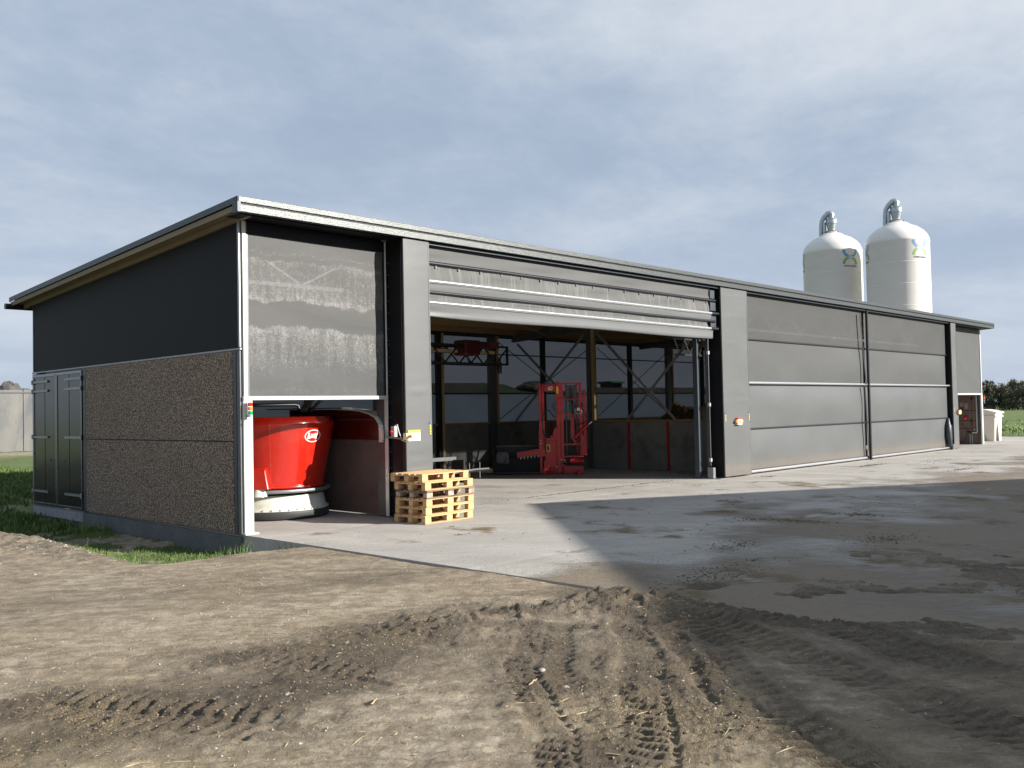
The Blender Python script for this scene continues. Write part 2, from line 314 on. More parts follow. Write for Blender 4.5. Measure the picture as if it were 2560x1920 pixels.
def attr(t, name):
    a = t.nodes.new('ShaderNodeAttribute'); a.attribute_name = name; return a.outputs['Fac']
def ground_mat():
    m, t, b, co = new_mat('farm_earth')
    wet, grass, straw, grav = attr(t, 'wet'), attr(t, 'grass'), attr(t, 'straw'), attr(t, 'gravel')
    nb = NOISE(t, MAPV(t, co, (1, 1, 1), (0, 0, 0), (0, 0, R(20))), .55, 8, .62, .3)
    nm_ = NOISE(t, co, 5, 8, .7); nf = NOISE(t, co, 38, 6, .75); nff = NOISE(t, co, 160, 3, .7)
    dry = MIX(t, RAMP(t, nb, [(.35, 0.), (.65, 1.)]), (.38, .313, .222), (.53, .455, .35))
    st1 = NOISE(t, MAPV(t, co, (.5, 3.4, 1), (0, 0, 0), (0, 0, R(46))), 1.6, 7, .65, .3)
    dry = MIX(t, RAMP(t, st1, [(.45, 0.), (.62, .75)]), dry, (.30, .243, .172))
    dry = MIX(t, RAMP(t, nm_, [(.42, 0.), (.62, .6)]), dry, (.20, .155, .105))
    fl = NOISE(t, MAPV(t, co, (.5, 1.6, 1), (3, 1, 0), (0, 0, R(46))), 17, 5, .75, .2); fm_ = NOISE(t, co, .9, 4, .6)
    dry = MIX(t, MATH(t, 'MULTIPLY', RAMP(t, fl, [(.55, 0.), (.66, 1.)]), RAMP(t, fm_, [(.42, .15), (.6, .95)])), dry, (.13, .088, .048))
    dry = MIX(t, RAMP(t, nf, [(.32, .8), (.45, 0.)]), dry, (.13, .10, .065))
    dry = MIX(t, RAMP(t, nff, [(.62, 0.), (.72, .7)]), dry, (.46, .40, .30))
    wc = MIX(t, RAMP(t, nm_, [(.35, 0.), (.65, 1.)]), (.080, .061, .041), (.155, .122, .086))
    wc = MIX(t, RAMP(t, nff, [(.62, 0.), (.74, .6)]), wc, (.30, .25, .18))
    wf = MATH(t, 'ADD', wet, MATH(t, 'MULTIPLY', MATH(t, 'SUBTRACT', MATH(t, 'ADD', MATH(t, 'MULTIPLY', nf, .5), MATH(t, 'MULTIPLY', nm_, .5)), .5), 1.6), clamp=True)
    c = MIX(t, wf, dry, wc)
    sf = MATH(t, 'MULTIPLY', MATH(t, 'SUBTRACT', MATH(t, 'ADD', NOISE(t, MAPV(t, co, (1, 2.2, 1)), 95, 2, .7), MATH(t, 'MULTIPLY', straw, .26)), .69), 9, clamp=True)
    c = MIX(t, MATH(t, 'MULTIPLY', sf, straw, clamp=True), c, (.50, .40, .21))
    gv = t.nodes.new('ShaderNodeTexVoronoi'); gv.inputs['Scale'].default_value = 26; t.links.new(co, gv.inputs['Vector'])
    gs = t.nodes.new('ShaderNodeSeparateColor'); t.links.new(gv.outputs['Color'], gs.inputs[0])
    gcol = RAMP(t, gs.outputs[0], [(0, (.09, .075, .055)), (.6, (.17, .145, .11)), (.85, (.24, .215, .17)), (1, (.44, .41, .36))])
    c = MIX(t, MATH(t, 'MULTIPLY', grav, RAMP(t, nm_, [(.4, .1), (.6, .9)])), c, gcol)
    gn = NOISE(t, co, .35, 6, .6); gn2 = NOISE(t, co, 3.5, 6, .7)
    gc = MIX(t, RAMP(t, gn, [(.35, 0.), (.65, 1.)]), (.045, .105, .018), (.12, .18, .04))
    gc = MIX(t, RAMP(t, gn2, [(.4, 0.), (.65, .7)]), gc, (.16, .17, .07))
    gf = MATH(t, 'ADD', grass, MATH(t, 'MULTIPLY', MATH(t, 'SUBTRACT', nm_, .5), .9), clamp=True)
    c = MIX(t, MATH(t, 'MULTIPLY', gf, MATH(t, 'GREATER_THAN', grass, .02)), c, gc)
    t.links.new(c, b.inputs['Base Color'])
    t.links.new(MATH(t, 'SUBTRACT', .95, MATH(t, 'MULTIPLY', wf, .28)), b.inputs['Roughness']); b.inputs['Specular IOR Level'].default_value = .35
    bn = t.nodes.new('ShaderNodeBump'); bn.inputs['Strength'].default_value = .9; bn.inputs['Distance'].default_value = .02
    rip = NOISE(t, MAPV(t, co, (.45, 2.2, 1), (7, 3, 0), (0, 0, R(50))), 15, 6, .72, .5); bn.inputs['Distance'].default_value = .035
    t.links.new(MATH(t, 'ADD', MATH(t, 'ADD', nf, MATH(t, 'MULTIPLY', nff, .35)), MATH(t, 'MULTIPLY', rip, MATH(t, 'ADD', .5, MATH(t, 'MULTIPLY', wf, 1.0)))), bn.inputs['Height']); t.links.new(bn.outputs[0], b.inputs['Normal'])
    return m
def slab_mat():
    m, t, b, co = new_mat('yard_concrete')
    mud, white, stain = attr(t, 'mud'), attr(t, 'white'), attr(t, 'stain')
    nb = NOISE(t, MAPV(t, co, (1, .5, 1), (0, 0, 0), (0, 0, R(-15))), .8, 7, .62, .4); nm_ = NOISE(t, co, 9, 7, .7); nf = NOISE(t, co, 70, 5, .75)
    sw = NOISE(t, MAPV(t, co, (.35, 5, 1), (0, 0, 0), (0, 0, R(28))), 2.5, 6, .6, .3)
    c = MIX(t, RAMP(t, nb, [(.35, 0.), (.65, 1.)]), (.335, .318, .292), (.44, .418, .385))
    c = MIX(t, RAMP(t, sw, [(.45, 0.), (.7, .5)]), c, (.27, .245, .21))
    c = MIX(t, RAMP(t, nm_, [(.60, 0.), (.72, .4)]), c, (.17, .15, .125))
    c = MIX(t, RAMP(t, nf, [(.28, .6), (.4, 0.)]), c, (.20, .18, .155))
    smr = NOISE(t, MAPV(t, co, (.4, 2.4, 1), (1, 5, 0), (0, 0, R(48))), 7, 8, .72, .4)
    mn = MATH(t, 'ADD', MATH(t, 'MULTIPLY', nm_, .2), MATH(t, 'ADD', MATH(t, 'MULTIPLY', nf, .2), MATH(t, 'MULTIPLY', smr, .6)))
    mf = MATH(t, 'MULTIPLY', MATH(t, 'SUBTRACT', MATH(t, 'ADD', mud, mn), 1.0), 4, clamp=True)
    mf = MATH(t, 'MULTIPLY', mf, .9)
    c = MIX(t, mf, c, MIX(t, nm_, (.130, .098, .067), (.24, .192, .14)))
    st = MATH(t, 'MULTIPLY', MATH(t, 'SUBTRACT', MATH(t, 'ADD', stain, mn), 1.0), 5, clamp=True)
    c = MIX(t, st, c, MIX(t, nf, (.06, .042, .022), (.22, .16, .08)))
    wt = MATH(t, 'MULTIPLY', MATH(t, 'SUBTRACT', MATH(t, 'ADD', white, mn), 1.0), 4, clamp=True)
    c = MIX(t, wt, c, (.66, .67, .68))
    t.links.new(c, b.inputs['Base Color']); b.inputs['Roughness'].default_value = .82; b.inputs['Specular IOR Level'].default_value = .4
    bn = t.nodes.new('ShaderNodeBump'); bn.inputs['Strength'].default_value = .5; bn.inputs['Distance'].default_value = .008
    bn.inputs['Strength'].default_value = .8; bn.inputs['Distance'].default_value = .012
    t.links.new(MATH(t, 'ADD', MATH(t, 'ADD', MATH(t, 'MULTIPLY', nf, .6), nm_), MATH(t, 'MULTIPLY', mf, MATH(t, 'ADD', .6, MATH(t, 'MULTIPLY', smr, 3.0)))), bn.inputs['Height']); t.links.new(bn.outputs[0], b.inputs['Normal'])
    return m
def leaf_mat(name, c1, c2, trans=.2):
    m, t, b, co = new_mat(name); n = NOISE(t, co, 1.3, 3, .6); n2 = NOISE(t, co, 23, 2, .6)
    c = MIX(t, RAMP(t, MATH(t, 'ADD', MATH(t, 'MULTIPLY', n, .5), MATH(t, 'MULTIPLY', n2, .5)), [(.38, 0.), (.62, 1.)]), c1, c2)
    t.links.new(c, b.inputs['Base Color']); b.inputs['Roughness'].default_value = .6; b.inputs['Specular IOR Level'].default_value = .3
    return m
M['ground'] = ground_mat(); M['slab'] = slab_mat()
M['blade'] = leaf_mat('grass_blades', (.045, .10, .018), (.14, .19, .055)); M['crop'] = leaf_mat('crop_leaves', (.10, .18, .04), (.26, .33, .11))
M['leaf'] = leaf_mat('autumn_hedge_leaves', (.05, .065, .035), (.17, .15, .10))
M['mound_grass'] = leaf_mat('mound_grass', (.022, .040, .012), (.045, .070, .022)); M['clamp_dark'] = pm('dark_clamp_concrete', (.03, .03, .03), .9, 0, .3, 1)
M['straw'] = leaf_mat('straw_bits', (.30, .23, .12), (.50, .42, .27))
M['feed_bits'] = leaf_mat('chopped_feed_bits', (.17, .13, .075), (.40, .33, .21)); M['clod'] = leaf_mat('earth_clods', (.11, .085, .06), (.24, .195, .14))
M['pebble'] = leaf_mat('pebbles', (.15, .135, .115), (.38, .36, .32)); M['manure'] = leaf_mat('trodden_feed_bits', (.05, .036, .02), (.20, .15, .075))

# ------------------------------------------------------------------ terrain
def hashn(i, j, s):
    n = (i*374761393+j*668265263+s*1442695041) & 0xffffffff
    n = ((n ^ (n >> 13))*1274126177) & 0xffffffff
    return ((n ^ (n >> 16)) & 0xffffff)/float(0xffffff)
def vnoise(x, y, s=0):
    xi = np.floor(x).astype(np.int64); yi = np.floor(y).astype(np.int64); fx = x-xi; fy = y-yi
    fx = fx*fx*(3-2*fx); fy = fy*fy*(3-2*fy)
    a = hashn(xi, yi, s); b = hashn(xi+1, yi, s); c = hashn(xi, yi+1, s); d = hashn(xi+1, yi+1, s)
    return (a*(1-fx)+b*fx)*(1-fy)+(c*(1-fx)+d*fx)*fy-.5
def fbm(x, y, f, o=4, s=0, g=.5):
    r = 0; a = 1.
    for k in range(o):
        r = r+a*vnoise(x*f+k*17.3, y*f-k*9.1, s+k); f *= 2.03; a *= g
    return r
def ss(a, b, x):
    t = np.clip((x-a)/(b-a), 0, 1); return t*t*(3-2*t)
def path_dist(x, y, pts):
    best = np.full(x.shape, 1e9); arc = np.zeros(x.shape); lat = np.zeros(x.shape); acc = 0
    for (x0, y0), (x1, y1) in zip(pts[:-1], pts[1:]):
        dx, dy = x1-x0, y1-y0; L = math.hypot(dx, dy); t = np.clip(((x-x0)*dx+(y-y0)*dy)/(L*L), 0, 1)
        ex, ey = x-(x0+t*dx), y-(y0+t*dy); d = np.hypot(ex, ey); m = d < best
        best = np.where(m, d, best); arc = np.where(m, acc+t*L, arc); lat = np.where(m, (dx*(y-y0)-dy*(x-x0))/L, lat); acc += L
    return best, arc, lat
# tyre tracks: polyline, width, depth, lug pitch, tread strength, wetness
TRACKS = [
    ([(-.7, -8.45), (-1.83, -9.38), (-2.86, -10.26), (-4.34, -11.28), (-5.5, -12.2)], .62, .036, .125, 1.0, .62),
    ([(-1.8, -8.2), (-2.6, -8.81), (-3.56, -10.01), (-4.64, -10.94), (-6, -12)], .50, .028, .125, .8, .5),
    ([(-1.3, -9.4), (-2.45, -10.63), (-3.31, -12.14), (-3.8, -13.2)], .52, .050, .150, 1.1, .7),
    ([(-.5, -8.8), (-1.12, -10.24), (-1.85, -12.02), (-2.3, -13.2)], .55, .025, .125, .7, .45),
    ([(.05, -8.1), (-.05, -9.15), (-.25, -10.28), (-.75, -11.69), (-1.2, -13)], .44, .045, .13, .6, .7),
    ([(-5.5, -6.9), (-5.06, -7.78), (-4.7, -8.5)], .6, .02, .14, .9, .5),
    ([(-3.95, -7.0), (-3.75, -8.1)], .5, .015, .13, .6, .35),
    ([(-6.3, -6.95), (-4.3, -6.75), (-2.6, -6.9)], .4, .008, .15, .2, .2),
]
def height_masks(x, y):
    r = np.hypot(x+7.9, y+13.7)
    near = 1-ss(14, 26, r)
    big = fbm(x, y, .22, 3, 3)
    z = -.045+.07*big
    wet = np.zeros(x.shape); strw = np.zeros(x.shape)
    # trafficked mud zone in front
    mz = ss(-6.4, -7.6, y+.25*x*(x < 0)+.9*fbm(x, y, .7, 3, 21))*(1-ss(-14, -20, y))
    z = z+mz*(.030+.022*fbm(x, y, 1.1, 3, 5))+near*(.006+.012*mz)*fbm(x, y, 4.5, 5, 9, .55)
    lump = np.maximum(0, fbm(x, y, 9, 4, 31, .6)-.12); grit = fbm(x, y, 21, 3, 33, .6)
    z = z+near*mz*.018*lump*(.2+1.6*np.maximum(0, fbm(x, y, .9, 2, 77)+.1))
    wet = wet+mz*(.20+.75*fbm(x, y, .8, 4, 15))
    stk = fbm(.69*x-.72*y, (.72*x+.69*y)*4.2, .42, 4, 17); wet = wet+.6*np.maximum(0, stk-.08)+.8*np.maximum(0, fbm(x, y, 1.3, 5, 19, .62)-.16)
    for pts, w, dep, pitch, tread, wv in TRACKS:
        wob = .08*fbm(x, y, 1.1, 2, 41)
        d, arc, lat = path_dist(x, y, pts); lat = lat+wob; a = np.abs(lat); d = np.maximum(d+wob*0, 0)
        ends = 1-ss(w*.5, w*.9, d)
        inside = (1-ss(w*.44, w*.54, a))*ends
        berm = np.exp(-((a-w*.62)/(.14*w))**2)*(1-ss(w*.8, w*1.3, d))
        br = .5+1.2*fbm(x, y, 2.2, 3, 51)
        lug = np.sin((arc*1.0+np.abs(lat)*.22+.03*vnoise(x*5, y*5, 3))*2*math.pi/pitch+(lat > 0)*math.pi)
        lug = ss(-.12, .22, lug+.9*fbm(x, y, 8, 3, 57, .6))*ss(.012, .03, a)
        vis = np.clip(.9+1.4*fbm(x, y, 1.3, 3, 61), .2, 1)
        z = z-dep*.55*inside*(.7+.5*br)+berm*dep*.55*np.clip(br, 0, 2)*(1+1.2*fbm(x, y, 7, 3, 53))+inside*tread*vis*lug*.032
        wet = wet+wv*np.clip(inside*(.7+.4*br)+berm*.5, 0, 1)*(.55+.6*vis)
        wet = wet+inside*tread*vis*(1-lug)*.12
    z = z+near*.013*np.clip(wet, 0, 1)*grit+near*.003*grit+near*.012*mz*fbm(.69*x-.72*y, (.72*x+.69*y)*3.0, 6, 3, 35, .6)
    # broad dark churned ribbon
    d, arc, lat = path_dist(x, y, [(-7.2, -7.5), (-6, -7.65), (-5, -7.8), (-4.1, -7.95), (-3.3, -7.45), (-2.2, -7.25), (-1.4, -7.5), (-.3, -7.9), (.5, -8.0)])
    rib = np.exp(-(d/(.42+.35*fbm(x, y, .8, 3, 71)))**2); wet = wet+rib*(.85+.7*fbm(x, y, 2.5, 4, 81)); z = z+rib*(.008+.034*ss(-3.2, -2.0, x))*(.4+1.7*fbm(x, y, 3., 5, 83, .6)+2.6*lump)
    # dry crust in the left foreground and grey packed lane
    lane = np.exp(-((y+3.3+.42*(x+3))/.9)**2)*(x < 1.5)
    wet = wet+.30*lane*(.6+.8*fbm(x, y, 1.2, 3, 90)); z = z-.015*lane
    for px, py, pr, pa in ((-2.2, -4.6, 1.3, .30), (-4.6, -5.4, .9, .25), (-1.0, -5.0, .9, .3), (-3.8, -3.6, 1.4, .2), (-5.8, -6.9, .6, .4)):
        wet = wet+pa*np.exp(-(((x-px)/pr)**2+((y-py)/(pr*.45))**2))*(.7+1.5*fbm(x, y, 3, 3, 95))
    wet = wet-.30*np.exp(-((y+6.1+.1*x)/.55)**2)*(x < 0)
    strw = .30+.8*fbm(x, y, .7, 3, 100)+.4*np.exp(-((x-1.0)**2+(y+7.2)**2)/1.3)+.25*np.exp(-((x+2.8)**2/1.5+(y+6.15)**2/.12))+.3*np.exp(-((x+.4)**2/1.2+(y+1.7)**2/.2))
    strw = np.clip(strw, 0, 1)*near
    lipz = ss(-7.0, -8.0, y)*np.exp(-(np.minimum(x, 0)/.7)**2)*(x < .6)*near; z = z+.062*lipz*(x <= 0)
    # yard slab: earth lies under it, mud creeps over the front edge
    inx = ss(-.02, .03, x)
    ledge = ss(-7.1, -7.9, y)
    zs = -.16+(.178+.04*fbm(x, y, 2.2, 5, 111, .6)+.03*lump)*np.exp(-(np.abs(x+.15)/(.50+.9*fbm(x, y, .8, 4, 112, .6)))**2.0)*ledge
    zs = zs+(.17+.05*fbm(x, y, 3, 4, 114))*np.exp(-((x-1.0)/1.0)**2-((y+8.15+.1*x)/.34)**2)
    isl = fbm(x, y, .75, 5, 117, .6)+.32*ss(-8.2, -11.5, y)-.02*np.clip(x, 0, 14)
    zs = np.maximum(zs, -.16+ss(.0, .40, isl)*(.166+.035*fbm(x, y, 2.6, 5, 118, .65)+.03*lump+.008*fbm(x, y, 14, 2, 119))*ss(-7.6, -8.6, y))
    zs = zs+ledge*.012*grit
    z = np.where(x > 0, z*(1-inx)+zs*inx, z)
    wet = np.where(y < -6.8, wet+.38*ss(-.8, .1, x), wet)
    # ditch along the gable
    dit = ss(-2.55, -1.3, x+.25*fbm(x, y, 1, 2, 121))*(1-ss(.6, 1.2, x))*ss(-1.75, -.55, y+.45*ss(-1.2, 1.0, x)+.18*fbm(x, y, 1.7, 2, 123))
    z = np.where((x < .8), z-.30*dit*(1+.25*fbm(x, y, 2, 3, 125)), z)
    bank = np.exp(-((x+2.6+.3*fbm(x, y, 1, 2, 5))/.42)**2)*ss(-2., .5, y)*(1-ss(6, 10, y))
    z = z+bank*(.03+.06*fbm(x, y, 5, 4, 131))
    # land rising behind on the left
    lb = ss(6, 24, y-.15*x)*(1-ss(8, 30, x)); z = z+lb*(.78+.18*fbm(x, y, .13, 3, 140)+.06*fbm(x, y, 1.3, 3, 141))
    far = ss(41, 50, x)+ss(10.2, 11.5, y)*(x > -3)
    far = np.clip(far, 0, 1); z = z*(1-.6*far)-.14*far*(1-lb)
    z = z+.05*fbm(x, y, 1.5, 4, 150)*ss(20, 40, r)*(1-ss(80, 160, r))
    g = .85*dit*ss(.0, .25, .16+fbm(x, y, 1.6, 3, 160)+.5*ss(3, -1.5, y))
    g = np.maximum(g, .95*ss(4.5, 7.5, y+1.2*fbm(x, y, .5, 3, 161))*(x < 1)*ss(-.22, -.02, fbm(x, y, .35, 3, 163)+.12))
    g = np.maximum(g, ss(46.5, 48.2, x+.6*fbm(x, y, .5, 2, 7)))
    g = np.maximum(g, ss(11, 13, y)*(x > -2)*.95)
    g = g*(1-.9*np.exp(-((y-36-.1*x)/3.2)**2)*(x < 40))
    g = np.clip(g, 0, 1)
    gr = np.clip(bank*.9+dit*ss(.05, .25, fbm(x, y, 1.3, 3, 170)+.12)*.9, 0, 1)
    gr = np.maximum(gr, .4*np.exp(-(((x+4.5)/1.6)**2+((y+.5)/1.5)**2)))
    wet = wet+.8*np.exp(-(((x+3.1)/1.3)**2+((y-2.4)/1.6)**2))*(.6+fbm(x, y, 2, 3, 175))
    z = z+near*.10*np.exp(-(((x+3.3)/1.4)**2+((y-1.9)/1.5)**2))*(.5+1.4*fbm(x, y, 3, 4, 176))
    wet = np.clip(wet, 0, 1)*(1-ss(30, 60, r)*.7)
    return z, wet, g, strw, gr
def ground_mesh():
    a_f = np.linspace(R(4), R(88), 660); a_c = np.linspace(R(88), R(364), 70)[1:-1]
    ang = np.concatenate([a_f, a_c]); nA = len(ang)
    rad = np.concatenate([np.geomspace(.4, 3.2, 16)[:-1], np.geomspace(3.2, 17, 760)[:-1], np.geomspace(17, 70, 130)[:-1], np.geomspace(70, 4200, 46)])
    nR = len(rad); A, Q = np.meshgrid(ang, rad)
    X = CAM.x+Q*np.sin(A); Y = CAM.y+Q*np.cos(A)
    z, wet, g, st, gr = height_masks(X.ravel(), Y.ravel())
    co = np.stack([X.ravel(), Y.ravel(), z], 1)
    i = np.arange(nR-1)[:, None]*nA; k = np.arange(nA)[None, :]; k2 = (k+1) % nA
    F = np.stack([(i+k), (i+k+nA), (i+nA+k2), (i+k2)], -1).reshape(-1, 4)
    me = bpy.data.meshes.new('ground'); me.vertices.add(len(co)); me.vertices.foreach_set('co', co.astype(np.float32).ravel())
    me.loops.add(F.size); me.loops.foreach_set('vertex_index', F.astype(np.int32).ravel())
    me.polygons.add(len(F)); me.polygons.foreach_set('loop_start', (np.arange(len(F))*4).astype(np.int32)); me.polygons.foreach_set('loop_total', np.full(len(F), 4, np.int32))
    me.polygons.foreach_set('use_smooth', np.ones(len(F), bool)); me.update(calc_edges=True)
    for nm_, v in (('wet', wet), ('grass', g), ('straw', st), ('gravel', gr)):
        at = me.attributes.new(nm_, 'FLOAT', 'POINT'); at.data.foreach_set('value', v.astype(np.float32))
    me.materials.append(M['ground']); o = bpy.data.objects.new('ground', me); COL.objects.link(o); o['kind'] = 'structure'; return o
ground_mesh()

def slab_mesh():
    xs = np.concatenate([[0], np.arange(.06, 30, .07), np.arange(30, 46.6, .15)]); ys = np.concatenate([np.arange(-16.5, 9.3, .075), [9.3]])
    X, Y = np.meshgrid(xs, ys); x, y = X.ravel(), Y.ravel(); z = np.zeros(len(x))
    for jy in (-.62, -5.4): z -= .012*np.exp(-((y-jy)/.05)**2)
    for jx in (5, 10, 15.6, 21, 27, 33): z -= .010*np.exp(-((x-jx)/.05)**2)*(y < -.6)
    mud = .23+.42*ss(-2.6, -7.4, y+1.6*fbm(x, y, .4, 4, 201))+.14*ss(-8, -10, y)+.35*np.exp(-(x/.9)**2)*ss(-6, -7.2, y)+.35*fbm(x, y, .9, 4, 203)
    mud = mud-.35*np.exp(-((x-1.5)**2/6+(y+3.5)**2/14)); mud = mud+.12*ss(4, 14, x)*(y < -1)
    mud = mud+.15*(y > .2)
    stain = np.zeros(len(x))-.3; stain = np.maximum(stain, .26+.55*fbm(x, y, 1.1, 5, 221, .6)+.12*ss(-1, -7, y))
    for px, py, sx, sy, a in ((6.6, -6.3, .22, .6, .75), (6.4, -5.6, .2, .3, .6), (5.4, -8.4, .5, .35, .7), (1.4, -8.1, .8, .3, .7), (4.5, -3.8, .12, .35, .5), (8.0, -6.8, .3, .35, .75), (3.5, -6.9, .5, .3, .65), (20.8, -1.6, 1.3, .25, .85), (22.5, -1.2, .8, .15, .7), (20.1, -4.5, 1.4, .2, .7), (25, -2.6, 1.6, .3, .65), (10.8, -6.7, .35, .3, .6), (15.2, -1.1, .35, .2, .7), (30, -1.4, .8, .2, .7), (2.8, -5.9, .4, .2, .5)):
        stain = np.maximum(stain, a*np.exp(-(((x-px)/sx)**2+((y-py)/sy)**2))-.1+.2*fbm(x, y, 3, 3, 205))
    sd = np.abs(y-.36-.12*np.sin(x*.8)); stain = np.maximum(stain, .68*np.exp(-(sd/.07)**2)*((x > 4.8) & (x < 14.3))+.3*fbm(x, y, 2, 3, 207)-.05)
    white = np.zeros(len(x))-.5
    for px, py, sx, sy, a in ((7.4, -6.2, 1.0, .28, .72), (8.6, -6.6, .9, .12, .7), (10.5, -6.8, .7, .12, .8), (14.1, -7.05, .5, .08, .8), (6.4, -4.9, 1.8, .15, .5), (7.6, -.95, 2.4, .07, .75), (6.0, -1.1, .9, .1, .6), (12., -1.3, 2.5, .05, .55), (2.2, -.6, 1.4, .06, .5), (37, -.2, 2, .1, .6)):
        white = np.maximum(white, a*np.exp(-(((x-px)/sx)**2+((y-py)/sy)**2))-.12+.25*fbm(x, y, 2.5, 3, 209))
    co = np.stack([x, y, z], 1); nx, ny = len(xs), len(ys)
    i = np.arange(ny-1)[:, None]*nx; k = np.arange(nx-1)[None, :]
    F = np.stack([i+k, i+k+1, i+nx+k+1, i+nx+k], -1).reshape(-1, 4)
    me = bpy.data.meshes.new('concrete_yard'); base = len(co)
    ring = [(0, -16.5), (46.5, -16.5), (46.5, 9.3), (0, 9.3)]
    ex = np.array([(a, b, zz) for a, b in ring for zz in (-.002, -.42)])
    co = np.concatenate([co, ex]); F2 = np.array([[base+2*q, base+2*q+1, base+2*((q+1) % 4)+1, base+2*((q+1) % 4)] for q in range(4)]); F = np.concatenate([F, F2])
    me.vertices.add(len(co)); me.vertices.foreach_set('co', co.astype(np.float32).ravel()); me.loops.add(F.size); me.loops.foreach_set('vertex_index', F.astype(np.int32).ravel())
    me.polygons.add(len(F)); me.polygons.foreach_set('loop_start', (np.arange(len(F))*4).astype(np.int32)); me.polygons.foreach_set('loop_total', np.full(len(F), 4, np.int32)); me.update(calc_edges=True)
    for nm_, v in (('mud', mud), ('white', white), ('stain', stain)):
        at = me.attributes.new(nm_, 'FLOAT', 'POINT'); at.data.foreach_set('value', np.concatenate([v, np.full(8, .3)]).astype(np.float32))
    me.materials.append(M['slab']); o = bpy.data.objects.new('concrete_yard', me); COL.objects.link(o); o['kind'] = 'structure'
slab_mesh()
def gz(x, y):
    return height_masks(np.array([float(x)]), np.array([float(y)]))[0][0]

# ------------------------------------------------------------------ the shed
RT = lambda y: 5.423-(y+.528)*.0552            # roof top height at depth y
shed = thing('feed_shed', 'long dark grey monopitch feed shed with fabric curtains and one open bay', 'shed')
X0, X1, YB, YR = -.36, 37.2, 9.37, 9.92
def yz_prism(x0, x1, prof): return MB().prism([(x0, y, z) for y, z in prof], (x1-x0, 0, 0))
yz_prism(X0+.02, X1-.02, [(-.50, RT(-.5)-.005), (YR-.03, RT(YR)-.005), (YR-.03, RT(YR)-.06), (-.50, RT(-.5)-.06)]).build('roof', M['trim_dark'], shed)
yz_prism(X0+.04, X1-.04, [(-.49, RT(-.5)-.125), (YR-.05, RT(YR)-.125), (YR-.05, RT(YR)-.15), (-.49, RT(-.5)-.15)]).build('roof_deck', M['wood_soffit'], shed)
f1 = MB().box(X0, X1, -.545, -.50, 5.335, 5.428)
f1.build('upper_fascia', M['fascia'], shed, .006)
MB().box(X0+.01, X1-.01, -.522, -.50, 5.300, 5.334).build('fascia_recess', M['black'], shed)
lf = MB().box(X0+.004, X1, -.538, -.50, 5.187, 5.301).build('lower_fascia', M['fascia'], shed, .004)
sc = MB()
for i in range(92): sc.box(X0+.12+i*.41-.006, X0+.12+i*.41+.006, -.542, -.538, 5.235, 5.247)
sc.build('screw', M['black_steel'], lf)['kind'] = 'stuff'
MB().box(X0+.02, X1-.02, -.50, -.40, 5.19, 5.20).build('drip_strip', M['trim_dark'], shed)
yz_prism(X0, X0+.02, [(-.545, 5.43), (YR, RT(YR)+.004), (YR, RT(YR)-.10), (-.545, 5.33)]).build('rake_trim', M['trim_dark'], shed)
yz_prism(X0-.006, X0+.05, [(-.546, 5.34), (-.38, 5.33), (-.38, 5.17), (-.546, 5.18)]).build('fascia_corner', M['trim_dark'], shed)
yz_prism(X0+.03, X0+.06, [(-.37, RT(-.37)-.11), (YR, RT(YR)-.11), (YR, RT(YR)-.2), (-.37, RT(-.37)-.2)]).build('verge_board', M['wood_soffit'], shed)
yz_prism(-.07, -.005, [(-.37, RT(-.37)-.155), (YR, RT(YR)-.155), (YR, RT(YR)-.25), (-.37, RT(-.37)-.245)]).build('rafter_board', M['wood_soffit'], shed)
yz_prism(X1-.02, X1, [(-.545, 5.42), (YR, RT(YR)), (YR, RT(YR)-.2), (-.545, 5.19)]).build('rake_trim', M['trim_dark'], shed)
gut = MB().tube([(X0-.10, YR-.04, RT(YR)-.21), (X1+.05, YR-.04, RT(YR)-.21)], .07, 10)
gut.build('gutter', M['black_steel'], shed)
MB().box(-.06, 36.9, YR-.5, YR-.44, RT(YR)-.26, RT(YR)-.15).build('eave_purlin', M['black'], shed)

MB().box(-.3, 37.1, -.40, -.06, 5.168, 5.18).build('front_soffit', M['black'], shed)
# gable at X=0
gy0, gy1 = .02, YB
yz_prism(-.012, .012, [(gy0, 3.07), (gy1, 3.07), (gy1, RT(gy1)-.16), (gy0, RT(gy0)-.16)]).build('gable_screen', M['gable_mesh'], shed)
MB().box(-.045, .0, -.0, gy1+.02, 3.03, 3.062).build('flashing', M['galv'], shed, .004)
yz_prism(-.02, .0, [(gy1-.03, 3.07), (gy1+.02, 3.07), (gy1+.02, RT(gy1)-.2), (gy1-.03, RT(gy1)-.2)]).build('edge_trim', M['trim_dark'], shed)
MB().box(-.06, .10, .23, 6.24, .015, 1.515).build('wall_panel', M['aggregate'], shed, .008)
MB().box(-.06, .10, .23, 6.24, 1.535, 3.02).build('wall_panel', M['aggregate'], shed, .008)
MB().box(-.045, .09, .2, 6.27, 1.512, 1.538).build('panel_joint', M['black'], shed)
MB().box(-.05, .02, .125, .225, .0, 3.02).build('edge_post', M['trim_dark'], shed, .004)
MB().box(-.04, .02, .02, .12, .0, 3.02).build('edge_post', M['galv_dark'], shed, .004)
MB().box(-.055, .06, 6.26, 6.40, .0, 3.02).build('edge_post', M['trim_dark'], shed, .004)
fd = MB().prism([(-.05, 0.03, -.03), (-.05, 6.45, -.012), (-.05, 6.45, -.6), (-.05, .3, -.6), (-.05, .3, -.42), (-.05, .03, -.3)], (.15, 0, 0)).build('foundation', M['foundation'], shed)
MB().box(-.05, .1, 6.452, 9.33, -.23, -.035).build('sill_beam', M['sill_concrete'], shed, .01)
MB().box(-.02, .1, 6.452, 9.33, -.7, -.235).build('foundation', M['foundation'], shed)
MB().box(-.03, .03, 9.3, 9.40, -.3, 3.02).build('edge_post', M['galv'], shed, .004)
